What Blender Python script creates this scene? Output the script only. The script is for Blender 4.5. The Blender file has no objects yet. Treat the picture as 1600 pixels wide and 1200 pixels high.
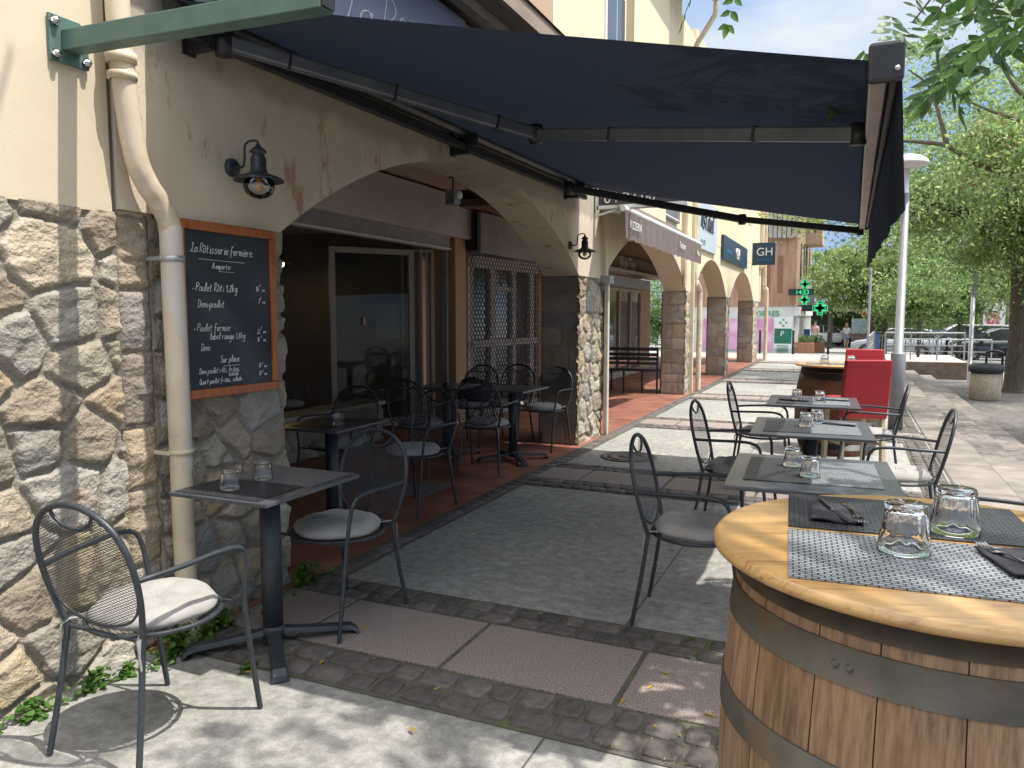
import bpy, bmesh, math, random
import numpy as np
from mathutils import Vector, Matrix
R=math.radians; PI=math.pi
random.seed(7); RNG=np.random.default_rng(7)
sc=bpy.context.scene; COL=sc.collection

# ------------------------------------------------ camera, sky, sun, exposure
cd=bpy.data.cameras.new("camera"); cam=bpy.data.objects.new("camera",cd); COL.objects.link(cam)
cd.sensor_width=36; cd.lens=36*1191/1600; cd.clip_end=2000; cd.clip_start=.02
pitch=R(5.1814); yaw=R(23.902)
cam.location=(0,0,1.48); cam.rotation_euler=(R(90)-pitch,0,yaw); sc.camera=cam
W=bpy.data.worlds.new("World"); sc.world=W; W.use_nodes=True
wn=W.node_tree.nodes; wl=W.node_tree.links; wn.clear()
SUN=Vector((0.466,0.05,1.0)).normalized()
el=math.asin(SUN.z); az=math.atan2(SUN.x,SUN.y)
sky=wn.new('ShaderNodeTexSky'); sky.sky_type='NISHITA'; sky.sun_disc=False
sky.sun_elevation=el; sky.sun_rotation=az; sky.air_density=1.0; sky.dust_density=1.5; sky.ozone_density=1.5
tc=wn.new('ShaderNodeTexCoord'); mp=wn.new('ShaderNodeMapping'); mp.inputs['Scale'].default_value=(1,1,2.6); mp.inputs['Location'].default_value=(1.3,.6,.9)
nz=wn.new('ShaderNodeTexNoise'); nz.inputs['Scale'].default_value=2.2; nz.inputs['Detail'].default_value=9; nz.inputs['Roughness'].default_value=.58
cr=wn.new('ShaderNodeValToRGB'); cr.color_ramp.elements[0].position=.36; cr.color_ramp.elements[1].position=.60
mx=wn.new('ShaderNodeMixRGB'); mx.inputs['Color2'].default_value=(11.5,11.2,10.8,1)  # very bright overhead clouds, outside the view, added as fill light
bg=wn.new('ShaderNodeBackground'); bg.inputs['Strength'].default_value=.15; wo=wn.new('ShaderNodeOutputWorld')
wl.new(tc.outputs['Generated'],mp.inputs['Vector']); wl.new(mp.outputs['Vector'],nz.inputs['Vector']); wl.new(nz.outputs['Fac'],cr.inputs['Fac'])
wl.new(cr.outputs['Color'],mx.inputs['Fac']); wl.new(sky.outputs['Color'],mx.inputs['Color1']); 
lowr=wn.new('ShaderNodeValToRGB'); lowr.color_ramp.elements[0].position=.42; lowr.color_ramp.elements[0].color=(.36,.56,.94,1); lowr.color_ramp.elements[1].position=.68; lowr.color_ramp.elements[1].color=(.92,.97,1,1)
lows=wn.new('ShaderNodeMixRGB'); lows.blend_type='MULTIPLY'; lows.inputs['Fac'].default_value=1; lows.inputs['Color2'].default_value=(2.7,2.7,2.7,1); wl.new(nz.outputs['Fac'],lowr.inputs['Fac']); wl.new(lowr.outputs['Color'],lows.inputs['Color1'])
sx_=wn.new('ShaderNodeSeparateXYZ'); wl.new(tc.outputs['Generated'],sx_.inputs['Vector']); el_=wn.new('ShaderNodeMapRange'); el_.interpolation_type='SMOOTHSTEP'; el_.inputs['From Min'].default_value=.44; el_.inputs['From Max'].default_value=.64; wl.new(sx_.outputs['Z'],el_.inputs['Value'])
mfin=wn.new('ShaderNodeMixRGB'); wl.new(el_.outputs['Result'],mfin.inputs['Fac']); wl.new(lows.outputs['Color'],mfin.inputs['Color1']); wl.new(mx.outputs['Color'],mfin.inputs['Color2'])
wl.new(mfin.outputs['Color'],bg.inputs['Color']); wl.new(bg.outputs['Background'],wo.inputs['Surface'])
ld=bpy.data.lights.new("sun",'SUN'); ld.energy=2.45; ld.angle=R(.55); ld.color=(1,.95,.87)
lo=bpy.data.objects.new("sun",ld); COL.objects.link(lo); lo.rotation_euler=(-SUN).to_track_quat('-Z','Y').to_euler(); lo.location=(5,0,12)
sc.view_settings.view_transform='Standard'; sc.view_settings.look='None'; sc.view_settings.exposure=1.27; sc.view_settings.gamma=1
sc.render.engine='CYCLES'; sc.cycles.max_bounces=12; sc.cycles.diffuse_bounces=4; sc.cycles.transparent_max_bounces=12
sc.cycles.transmission_bounces=12; sc.cycles.glossy_bounces=3; sc.cycles.caustics_reflective=False; sc.cycles.caustics_refractive=False

# ------------------------------------------------ materials
MATS={}
def node_mat(name):
    m=bpy.data.materials.new(name); m.use_nodes=True; nt=m.node_tree; b=nt.nodes['Principled BSDF']; return m,nt,b
def pm(name,c1,c2=None,rough=.7,scale=6,detail=6,metal=0,bump=0,bscale=60,spec=.5,lo=.35,hi=.65,c3=None,s3=1.3,p3=(.55,.7),rv=0,trans=0,island=0,coat=0,vec='Object',stretch=None,bd=.01,sheen=0,ior=None,attr=None):
    if name in MATS: return MATS[name]
    m,nt,b=node_mat(name); N=nt.nodes; L=nt.links
    b.inputs['Roughness'].default_value=rough; b.inputs['Metallic'].default_value=metal; b.inputs['Specular IOR Level'].default_value=spec
    b.inputs['Coat Weight'].default_value=coat
    if ior: b.inputs['IOR'].default_value=ior
    if trans: b.inputs['Transmission Weight'].default_value=trans
    if sheen: b.inputs['Sheen Weight'].default_value=sheen
    t=N.new('ShaderNodeTexCoord'); src=t.outputs[vec]
    if stretch:
        mpp=N.new('ShaderNodeMapping'); mpp.inputs['Scale'].default_value=stretch; L.new(src,mpp.inputs['Vector']); src=mpp.outputs['Vector']
    c2=c2 or tuple(x*.8 for x in c1)
    n=N.new('ShaderNodeTexNoise'); n.inputs['Scale'].default_value=scale; n.inputs['Detail'].default_value=detail; L.new(src,n.inputs['Vector'])
    r=N.new('ShaderNodeValToRGB'); r.color_ramp.elements[0].position=lo; r.color_ramp.elements[1].position=hi
    r.color_ramp.elements[0].color=(*c1,1); r.color_ramp.elements[1].color=(*c2,1); L.new(n.outputs['Fac'],r.inputs['Fac'])
    out=r.outputs['Color']
    if attr:
        a=N.new('ShaderNodeAttribute'); a.attribute_name=attr
        mm=N.new('ShaderNodeMixRGB'); mm.blend_type='MULTIPLY'; mm.inputs['Fac'].default_value=1; L.new(out,mm.inputs['Color1']); L.new(a.outputs['Color'],mm.inputs['Color2']); out=mm.outputs['Color']
    if c3:
        n3=N.new('ShaderNodeTexNoise'); n3.inputs['Scale'].default_value=s3; n3.inputs['Detail'].default_value=8; n3.inputs['Roughness'].default_value=.6; L.new(src,n3.inputs['Vector'])
        r3=N.new('ShaderNodeValToRGB'); r3.color_ramp.elements[0].position=p3[0]; r3.color_ramp.elements[1].position=p3[1]; L.new(n3.outputs['Fac'],r3.inputs['Fac'])
        mm=N.new('ShaderNodeMixRGB'); L.new(r3.outputs['Color'],mm.inputs['Fac']); L.new(out,mm.inputs['Color1']); mm.inputs['Color2'].default_value=(*c3,1); out=mm.outputs['Color']
    if island:
        g=N.new('ShaderNodeNewGeometry'); mr=N.new('ShaderNodeMapRange'); mr.inputs['To Min'].default_value=1-island; mr.inputs['To Max'].default_value=1+island
        L.new(g.outputs['Random Per Island'],mr.inputs['Value']); mm=N.new('ShaderNodeMixRGB'); mm.blend_type='MULTIPLY'; mm.inputs['Fac'].default_value=1
        L.new(out,mm.inputs['Color1']); L.new(mr.outputs['Result'],mm.inputs['Color2']); out=mm.outputs['Color']
    L.new(out,b.inputs['Base Color'])
    if rv:
        mr=N.new('ShaderNodeMapRange'); mr.inputs['To Min'].default_value=max(.02,rough-rv); mr.inputs['To Max'].default_value=min(1,rough+rv); L.new(n.outputs['Fac'],mr.inputs['Value']); L.new(mr.outputs['Result'],b.inputs['Roughness'])
    if bump:
        nb=N.new('ShaderNodeTexNoise'); nb.inputs['Scale'].default_value=bscale; nb.inputs['Detail'].default_value=5; L.new(src,nb.inputs['Vector'])
        bp=N.new('ShaderNodeBump'); bp.inputs['Strength'].default_value=bump; bp.inputs['Distance'].default_value=bd; L.new(nb.outputs['Fac'],bp.inputs['Height']); L.new(bp.outputs['Normal'],b.inputs['Normal'])
    MATS[name]=m; return m
def leafmat(name,c1,c2,tr=.35,isl=.35):
    if name in MATS: return MATS[name]
    m,nt,b=node_mat(name); N=nt.nodes; L=nt.links
    g=N.new('ShaderNodeNewGeometry'); r=N.new('ShaderNodeValToRGB'); r.color_ramp.elements[0].color=(*c1,1); r.color_ramp.elements[1].color=(*c2,1)
    L.new(g.outputs['Random Per Island'],r.inputs['Fac']); L.new(r.outputs['Color'],b.inputs['Base Color']); b.inputs['Roughness'].default_value=.45
    t=N.new('ShaderNodeBsdfTranslucent'); hs=N.new('ShaderNodeHueSaturation'); hs.inputs['Value'].default_value=2.1; hs.inputs['Hue'].default_value=.485; L.new(r.outputs['Color'],hs.inputs['Color']); L.new(hs.outputs['Color'],t.inputs['Color'])
    ms=N.new('ShaderNodeMixShader'); ms.inputs['Fac'].default_value=tr; L.new(b.outputs['BSDF'],ms.inputs[1]); L.new(t.outputs['BSDF'],ms.inputs[2]); L.new(ms.outputs['Shader'],nt.nodes['Material Output'].inputs['Surface'])
    MATS[name]=m; return m
def emis(name,c,s,base=(.02,.02,.02)):
    if name in MATS: return MATS[name]
    m,nt,b=node_mat(name); b.inputs['Base Color'].default_value=(*base,1); b.inputs['Emission Color'].default_value=(*c,1); b.inputs['Emission Strength'].default_value=s; MATS[name]=m; return m
def glassmat(name,tint=(1,1,1),rough=0.0,thin=False,refl=.12):
    if name in MATS: return MATS[name]
    m,nt,b=node_mat(name); N=nt.nodes; L=nt.links
    if thin:
        tr=N.new('ShaderNodeBsdfTransparent'); tr.inputs['Color'].default_value=(*tint,1); gl=N.new('ShaderNodeBsdfGlossy'); gl.inputs['Roughness'].default_value=rough
        fr=N.new('ShaderNodeFresnel'); fr.inputs['IOR'].default_value=1.5; ad=N.new('ShaderNodeMath'); ad.operation='MULTIPLY_ADD'; ad.inputs[1].default_value=.35 if refl==0 else 1; ad.inputs[2].default_value=refl; L.new(fr.outputs['Fac'],ad.inputs[0])
        ms=N.new('ShaderNodeMixShader'); L.new(ad.outputs['Value'],ms.inputs['Fac']); L.new(tr.outputs['BSDF'],ms.inputs[1]); L.new(gl.outputs['BSDF'],ms.inputs[2]); L.new(ms.outputs['Shader'],N['Material Output'].inputs['Surface'])
    else:
        # drinking glass: solid glass, let light through for shadows
        g=N.new('ShaderNodeBsdfGlass'); g.inputs['IOR'].default_value=1.47; g.inputs['Roughness'].default_value=rough; g.inputs['Color'].default_value=(*tint,1)
        L.new(g.outputs['BSDF'],N['Material Output'].inputs['Surface'])
    MATS[name]=m; return m
def brickmat(name,c1,c2,mortar,sx,bw=.5,bh=.25,ms=.02,rough=.7,bump=.4,off=.5,rot=0,noise=.35,c3=None):
    if name in MATS: return MATS[name]
    m,nt,b=node_mat(name); N=nt.nodes; L=nt.links; t=N.new('ShaderNodeTexCoord'); mpp=N.new('ShaderNodeMapping'); mpp.inputs['Rotation'].default_value=(0,0,rot)
    L.new(t.outputs['Object'],mpp.inputs['Vector']); br=N.new('ShaderNodeTexBrick'); L.new(mpp.outputs['Vector'],br.inputs['Vector'])
    br.inputs['Color1'].default_value=(*c1,1); br.inputs['Color2'].default_value=(*c2,1); br.inputs['Mortar'].default_value=(*mortar,1); br.inputs['Scale'].default_value=sx
    br.inputs['Brick Width'].default_value=bw; br.inputs['Row Height'].default_value=bh; br.inputs['Mortar Size'].default_value=ms; br.offset=off
    n=N.new('ShaderNodeTexNoise'); n.inputs['Scale'].default_value=3; n.inputs['Detail'].default_value=9; L.new(t.outputs['Object'],n.inputs['Vector'])
    mr=N.new('ShaderNodeMapRange'); mr.inputs['From Min'].default_value=.3; mr.inputs['From Max'].default_value=.7; mr.inputs['To Min'].default_value=1-noise; mr.inputs['To Max'].default_value=1+noise*.5; L.new(n.outputs['Fac'],mr.inputs['Value'])
    mm=N.new('ShaderNodeMixRGB'); mm.blend_type='MULTIPLY'; mm.inputs['Fac'].default_value=1; L.new(br.outputs['Color'],mm.inputs['Color1']); L.new(mr.outputs['Result'],mm.inputs['Color2'])
    L.new(mm.outputs['Color'],b.inputs['Base Color']); b.inputs['Roughness'].default_value=rough
    n2=N.new('ShaderNodeTexNoise'); n2.inputs['Scale'].default_value=90; L.new(t.outputs['Object'],n2.inputs['Vector'])
    ad=N.new('ShaderNodeMath'); ad.operation='MULTIPLY_ADD'; ad.inputs[1].default_value=-1.2; L.new(br.outputs['Fac'],ad.inputs[0]); L.new(n2.outputs['Fac'],ad.inputs[2])
    bp=N.new('ShaderNodeBump'); bp.inputs['Strength'].default_value=bump; bp.inputs['Distance'].default_value=.006; L.new(ad.outputs['Value'],bp.inputs['Height']); L.new(bp.outputs['Normal'],b.inputs['Normal'])
    MATS[name]=m; return m

M_iron=pm('dark_metal',(.028,.034,.040),(.04,.047,.055),rough=.42,scale=30,bump=.15,bscale=400,spec=.5,bd=.001)
M_mesh=pm('metal_mesh',(.03,.036,.042),(.045,.05,.058),rough=.5,scale=30)
M_cush=pm('cushion_cloth',(.37,.355,.335),(.31,.295,.275),rough=.95,scale=9,bump=.25,bscale=500,bd=.001,sheen=.2)
M_black=pm('black_paint',(.015,.016,.018),(.025,.026,.028),rough=.45,scale=20)
M_plast=pm('plaster_cream',(.65,.565,.41),(.60,.515,.37),rough=.95,scale=2.5,bump=.35,bscale=230,bd=.003,c3=(.50,.43,.31),s3=1.5,p3=(.55,.85))
M_plast2=pm('plaster_yellow',(.71,.63,.44),(.67,.585,.40),rough=.95,scale=1.5,bump=.35,bscale=80,bd=.005)
M_peach=pm('plaster_peach',(.50,.35,.22),(.46,.32,.2),rough=.9,scale=3,bump=.2)
def stained():
    m,nt,b=node_mat('plaster_stained'); N=nt.nodes; L=nt.links; t=N.new('ShaderNodeTexCoord')
    n=N.new('ShaderNodeTexNoise'); n.inputs['Scale'].default_value=2.2; n.inputs['Detail'].default_value=8; L.new(t.outputs['Object'],n.inputs['Vector'])
    r=N.new('ShaderNodeValToRGB'); r.color_ramp.elements[0].position=.35; r.color_ramp.elements[0].color=(.68,.60,.46,1); r.color_ramp.elements[1].position=.7; r.color_ramp.elements[1].color=(.58,.50,.38,1); L.new(n.outputs['Fac'],r.inputs['Fac'])
    mp=N.new('ShaderNodeMapping'); mp.inputs['Scale'].default_value=(1,1.6,.75); mp.inputs['Location'].default_value=(3.1,1.35,7.2); L.new(t.outputs['Object'],mp.inputs['Vector'])
    n2=N.new('ShaderNodeTexNoise'); n2.inputs['Scale'].default_value=4.2; n2.inputs['Detail'].default_value=10; n2.inputs['Roughness'].default_value=.62; L.new(mp.outputs['Vector'],n2.inputs['Vector'])
    r2=N.new('ShaderNodeValToRGB'); r2.color_ramp.elements[0].position=.57; r2.color_ramp.elements[1].position=.66; L.new(n2.outputs['Fac'],r2.inputs['Fac'])
    sc1=N.new('ShaderNodeMath'); sc1.operation='MULTIPLY'; sc1.inputs[1].default_value=.72; L.new(r2.outputs['Color'],sc1.inputs[0])
    mm=N.new('ShaderNodeMixRGB'); L.new(sc1.outputs['Value'],mm.inputs['Fac']); L.new(r.outputs['Color'],mm.inputs['Color1']); mm.inputs['Color2'].default_value=(.36,.17,.10,1)
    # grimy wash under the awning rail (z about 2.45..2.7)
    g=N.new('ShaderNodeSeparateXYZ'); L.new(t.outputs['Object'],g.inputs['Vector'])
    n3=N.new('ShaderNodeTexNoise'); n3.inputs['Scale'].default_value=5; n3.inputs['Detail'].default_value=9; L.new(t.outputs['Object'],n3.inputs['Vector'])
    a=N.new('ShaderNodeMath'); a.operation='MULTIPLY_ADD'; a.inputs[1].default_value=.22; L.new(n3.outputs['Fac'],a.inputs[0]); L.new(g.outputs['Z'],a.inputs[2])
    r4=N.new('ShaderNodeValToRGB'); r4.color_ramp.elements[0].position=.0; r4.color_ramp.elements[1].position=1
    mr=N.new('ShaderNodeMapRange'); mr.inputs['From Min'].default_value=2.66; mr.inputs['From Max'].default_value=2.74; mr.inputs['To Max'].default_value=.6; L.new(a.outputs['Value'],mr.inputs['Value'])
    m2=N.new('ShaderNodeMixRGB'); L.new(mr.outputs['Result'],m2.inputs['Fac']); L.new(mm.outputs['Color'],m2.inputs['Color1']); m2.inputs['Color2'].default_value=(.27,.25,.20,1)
    L.new(m2.outputs['Color'],b.inputs['Base Color']); b.inputs['Roughness'].default_value=.95
    nb=N.new('ShaderNodeTexNoise'); nb.inputs['Scale'].default_value=110; nb.inputs['Detail'].default_value=4; L.new(t.outputs['Object'],nb.inputs['Vector'])
    bp=N.new('ShaderNodeBump'); bp.inputs['Strength'].default_value=.45; bp.inputs['Distance'].default_value=.005; L.new(nb.outputs['Fac'],bp.inputs['Height']); L.new(bp.outputs['Normal'],b.inputs['Normal'])
    return m
M_stain=stained()
M_stone=pm('stone',(.98,.98,.98),(.78,.76,.73),rough=.95,scale=14,detail=10,bump=1.0,bscale=70,bd=.012,attr='Col',lo=.3,hi=.75,spec=.25)
M_pipe=pm('pipe_cream',(.68,.58,.42),(.60,.50,.36),rough=.55,scale=5,bump=.15,bscale=60,c3=(.40,.34,.26),s3=5,p3=(.54,.74))
M_zinc=pm('zinc',(.55,.56,.56),(.42,.43,.44),rough=.4,metal=.7,scale=8)
M_galv=pm('galvanised_steel',(.36,.37,.38),(.29,.30,.31),rough=.5,metal=.35,scale=12)
M_white=pm('white_paint',(.75,.75,.73),(.68,.68,.66),rough=.5,scale=6)
M_creamf=pm('cream_frame',(.42,.39,.31),(.37,.34,.27),rough=.5,scale=8)
M_green=pm('green_paint',(.075,.14,.12),(.10,.175,.15),rough=.5,scale=12,c3=(.10,.18,.15),s3=4)
M_fab=None
M_glass=glassmat('drinking_glass')
M_thin=glassmat('window_glass',(.80,.84,.84),.02,True,.0)
M_darkglass=pm('dark_window',(.03,.035,.04),(.04,.045,.05),rough=.06,scale=3,spec=1,coat=.5)
M_chalk=pm('chalk',(.8,.8,.78),(.6,.6,.58),rough=1,scale=60)
M_board=pm('blackboard',(.020,.026,.036),(.034,.040,.050),rough=.65,scale=3,c3=(.075,.08,.09),s3=4,p3=(.5,.85))
M_frame=pm('orange_wood',(.42,.13,.035),(.30,.085,.025),rough=.5,scale=6,stretch=(6,6,1),coat=.2)
M_rope=pm('gray_granite_joint',(.20,.19,.17),(.14,.13,.12),rough=1,scale=30,bump=.5)
M_steel=pm('cutlery_steel',(.62,.62,.62),(.58,.58,.58),rough=.16,metal=1,scale=10)
M_nap=pm('black_napkin',(.02,.02,.026),(.03,.03,.036),rough=.95,scale=20,bump=.3,bscale=900,bd=.001)
M_hoop=pm('hoop_steel',(.085,.08,.068),(.14,.13,.11),rough=.55,metal=.5,scale=9,bump=.2,bscale=80,bd=.002,c3=(.16,.10,.06),s3=7,p3=(.52,.72))
M_red=pm('red_leather',(.42,.018,.03),(.36,.014,.024),rough=.45,scale=6,bump=.2,bscale=250,bd=.001,coat=.1)
M_legw=pm('cream_wood',(.50,.44,.30),(.42,.36,.25),rough=.6,scale=10)
M_bark=pm('bark',(.085,.068,.05),(.15,.125,.095),rough=1,scale=18,stretch=(2,2,.35),bump=1,bscale=30,bd=.03)
M_bark2=pm('bark_pale',(.16,.14,.11),(.10,.085,.065),rough=1,scale=12,bump=.6,bscale=30)
M_leafA=leafmat('leaf_fresh',(.11,.185,.06),(.23,.31,.11),tr=.5)
M_leafB=leafmat('leaf_deep',(.07,.13,.045),(.16,.235,.09),tr=.42)
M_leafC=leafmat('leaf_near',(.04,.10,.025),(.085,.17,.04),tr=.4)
M_seed=leafmat('leaf_seed',(.22,.09,.04),(.30,.16,.07),tr=.2)
M_weed=leafmat('weed_leaf',(.05,.13,.02),(.12,.22,.05))

# ------------------------------------------------ mesh helpers
class MB:
    def __init__(s): s.v=[]; s.f=[]; s.s=[]
    def add(s,v,f,sm=False):
        o=len(s.v); s.v.extend([tuple(p) for p in v]); s.f.extend([tuple(i+o for i in q) for q in f]); s.s.extend([sm]*len(f)); return s
    def box(s,a,b):
        x0,y0,z0=[min(p,q) for p,q in zip(a,b)]; x1,y1,z1=[max(p,q) for p,q in zip(a,b)]
        return s.add([(x0,y0,z0),(x1,y0,z0),(x1,y1,z0),(x0,y1,z0),(x0,y0,z1),(x1,y0,z1),(x1,y1,z1),(x0,y1,z1)],[(0,3,2,1),(4,5,6,7),(0,1,5,4),(1,2,6,5),(2,3,7,6),(3,0,4,7)])
    def obox(s,c,u,v,w):  # centre and half axes
        c,u,v,w=map(Vector,(c,u,v,w)); P=[c+a*u+b*v+d*w for d in(-1,1) for a,b in((-1,-1),(1,-1),(1,1),(-1,1))]
        return s.add(P,[(0,3,2,1),(4,5,6,7),(0,1,5,4),(1,2,6,5),(2,3,7,6),(3,0,4,7)])
    def bar(s,a,b,w,h,up=(0,0,1)):
        a,b=Vector(a),Vector(b); d=(b-a); L=d.length; d.normalize(); sd=d.cross(Vector(up))
        if sd.length<1e-4: sd=d.cross(Vector((1,0,0)))
        sd.normalize(); u=sd.cross(d); return s.obox((a+b)/2,d*L/2,sd*w/2,u*h/2)
    def tube(s,pts,r,n=8,closed=False,caps=True,flat=1.0):
        pts=[Vector(p) for p in pts]; m=len(pts); rr=r if isinstance(r,(list,tuple)) else [r]*m
        rings=[]; prev=None
        for i,p in enumerate(pts):
            if closed: t=(pts[(i+1)%m]-pts[i-1])
            else: t=(pts[min(i+1,m-1)]-pts[max(i-1,0)])
            t.normalize()
            if prev is None:
                a=Vector((0,0,1)) if abs(t.z)<.9 else Vector((1,0,0)); u=t.cross(a).normalized()
            else: u=(prev-t*prev.dot(t)).normalized()
            w=t.cross(u); prev=u
            rings.append([p+(u*math.cos(2*PI*k/n)+w*math.sin(2*PI*k/n)*flat)*rr[i] for k in range(n)])
        V=[q for g in rings for q in g]; F=[]
        for i in range(m if closed else m-1):
            j=(i+1)%m
            for k in range(n): F.append((i*n+k,i*n+(k+1)%n,j*n+(k+1)%n,j*n+k))
        s.add(V,F,True)
        if caps and not closed: s.add(rings[0],[tuple(range(n-1,-1,-1))]); s.add(rings[-1],[tuple(range(n))])
        return s
    def lathe(s,prof,c=(0,0,0),n=24,ax='z',flute=None,sm=True,closed=False):
        V=[];F=[];m=len(prof)
        for k in range(n):
            a=2*PI*k/n
            for pq in prof:
                r,z=pq[0],pq[1]; q=r*(flute(a,z) if flute and len(pq)==2 else 1)
                if ax=='z': V.append((c[0]+q*math.cos(a),c[1]+q*math.sin(a),c[2]+z))
                elif ax=='x': V.append((c[0]+z,c[1]+q*math.cos(a),c[2]+q*math.sin(a)))
                else: V.append((c[0]+q*math.sin(a),c[1]+z,c[2]+q*math.cos(a)))
        for k in range(n):
            j=(k+1)%n
            for i in range(m if closed else m-1): i2=(i+1)%m; F.append((k*m+i,j*m+i,j*m+i2,k*m+i2))
        return s.add(V,F,sm)
    def cyl(s,c,r,z0,z1,n=20,r2=None):
        r2=r if r2 is None else r2; return s.lathe([(0,z0),(r,z0),(r,z0),(r2,z1),(r2,z1),(0,z1)],c,n)
    def prism(s,poly,d,flip=False):   # poly list of 3d points, extrude by vector d
        n=len(poly); P=[Vector(p) for p in poly]; Q=[p+Vector(d) for p in P]
        return s.add(P+Q,[tuple(range(n-1,-1,-1)),tuple(range(n,2*n))]+[(i,(i+1)%n,n+(i+1)%n,n+i) for i in range(n)])
    def build(s,name,mat,parent=None,loc=None,rz=0,label=None,bevel=0,fix=True):
        me=bpy.data.meshes.new(name); me.from_pydata(s.v,[],s.f)
        me.polygons.foreach_set('use_smooth',s.s); 
        if fix:
            bm=bmesh.new(); bm.from_mesh(me); bmesh.ops.recalc_face_normals(bm,faces=bm.faces); bm.to_mesh(me); bm.free()
        me.materials.append(mat); me.update()
        o=bpy.data.objects.new(name,me); COL.objects.link(o)
        if parent: o.parent=parent
        if loc: o.location=loc
        if rz: o.rotation_euler=(0,0,rz)
        if label: o['label']=label
        if bevel:
            b=o.modifiers.new('bevel','BEVEL'); b.width=bevel; b.segments=2; b.limit_method='ANGLE'
        return o
def tag(o,label,cat,group=None,kind=None):
    o['label']=label; o['category']=cat
    if group: o['group']=group
    if kind: o['kind']=kind
    return o
def empty(name,loc=(0,0,0),rz=0,label=None,cat=None,group=None):
    o=bpy.data.objects.new(name,None); COL.objects.link(o); o.location=loc; o.rotation_euler=(0,0,rz); o.empty_display_size=.1
    if label: tag(o,label,cat,group)
    return o
def struct(o): o['kind']='structure'; return o
def copy_tree(o,parent=None):
    c=o.copy(); COL.objects.link(c); c.parent=parent
    for ch in list(o.children): copy_tree(ch,c)
    return c
def place(proto,first,loc,rz,label,group=None,sc_=None):
    o=proto if first else copy_tree(proto)
    o.location=loc; o.rotation_euler=(0,0,rz); o['label']=label
    if group: o['group']=group
    if sc_: o.scale=sc_
    return o
def npmesh(name,V,F,mat,parent=None,smooth=False,color=None):
    V=np.asarray(V,dtype=np.float32); F=np.asarray(F,dtype=np.int32); k=F.shape[1]
    me=bpy.data.meshes.new(name); me.vertices.add(len(V)); me.vertices.foreach_set('co',V.ravel())
    me.loops.add(F.size); me.loops.foreach_set('vertex_index',F.ravel()); me.polygons.add(len(F))
    me.polygons.foreach_set('loop_start',np.arange(0,F.size,k,dtype=np.int32)); me.polygons.foreach_set('loop_total',np.full(len(F),k,dtype=np.int32))
    me.polygons.foreach_set('use_smooth',np.full(len(F),smooth)); me.update(calc_edges=True); me.validate()
    if color is not None:
        a=me.color_attributes.new('Col','FLOAT_COLOR','POINT'); c=np.ones((len(V),4),dtype=np.float32); c[:,:3]=color; a.data.foreach_set('color',c.ravel())
    me.materials.append(mat); o=bpy.data.objects.new(name,me); COL.objects.link(o)
    if parent: o.parent=parent
    return o
def cat(pts,n=6,closed=False):
    P=[Vector(p) for p in pts]; out=[]; m=len(P)
    for i in range(m if closed else m-1):
        p0=P[i-1] if (closed or i>0) else P[0]*2-P[1]; p1=P[i]; p2=P[(i+1)%m]; p3=P[(i+2)%m] if (closed or i+2<m) else P[-1]*2-P[-2]
        for k in range(n):
            t=k/n; out.append(.5*((2*p1)+(p2-p0)*t+(2*p0-5*p1+4*p2-p3)*t*t+(3*p1-p0-3*p2+p3)*t*t*t))
    if not closed: out.append(P[-1])
    return out
def text(name,s,size,M,mat,parent,ext=.002,shear=0,align='LEFT'):
    cu=bpy.data.curves.new(name,'FONT'); cu.body=s; cu.size=size; cu.extrude=ext; cu.shear=shear; cu.align_x=align
    t=bpy.data.objects.new(name,cu); COL.objects.link(t); dg=bpy.context.evaluated_depsgraph_get(); dg.update()
    me=bpy.data.meshes.new_from_object(t.evaluated_get(dg)); bpy.data.objects.remove(t); me.name=name
    me.transform(M); me.materials.clear(); me.materials.append(mat); o=bpy.data.objects.new(name,me); COL.objects.link(o)
    if parent: o.parent=parent
    return o
def frameM(o,x,z):  # matrix: local x-> dir x, local y -> dir z, origin o
    x=Vector(x).normalized(); z=Vector(z).normalized(); n=x.cross(z); m=Matrix((x,z,n)).transposed().to_4x4(); m.translation=Vector(o); return m
XP=lambda o:frameM(o,(0,1,0),(0,0,1))     # text on a face looking towards +X
YN=lambda o:frameM(o,(1,0,0),(0,0,1))     # text on a face looking towards -Y
# value noise
def vnoise(x,y,sc,seed):
    x=x*sc; y=y*sc; xi=np.floor(x).astype(np.int64); yi=np.floor(y).astype(np.int64); fx=x-xi; fy=y-yi; fx=fx*fx*(3-2*fx); fy=fy*fy*(3-2*fy)
    def h(a,b): n=(a*374761393+b*668265263+seed*974634777)&0x7fffffff; n=((n^(n>>13))*1274126177)&0x7fffffff; return ((n^(n>>16))&0xffff)/65535.
    return (h(xi,yi)*(1-fx)+h(xi+1,yi)*fx)*(1-fy)+(h(xi,yi+1)*(1-fx)+h(xi+1,yi+1)*fx)*fy
def fbm(x,y,sc,seed,o=5,g=.5):
    s=0;a=1;t=0
    for i in range(o): s=s+a*vnoise(x,y,sc*2**i,seed+i*17); t+=a; a*=g
    return s/t

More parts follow.
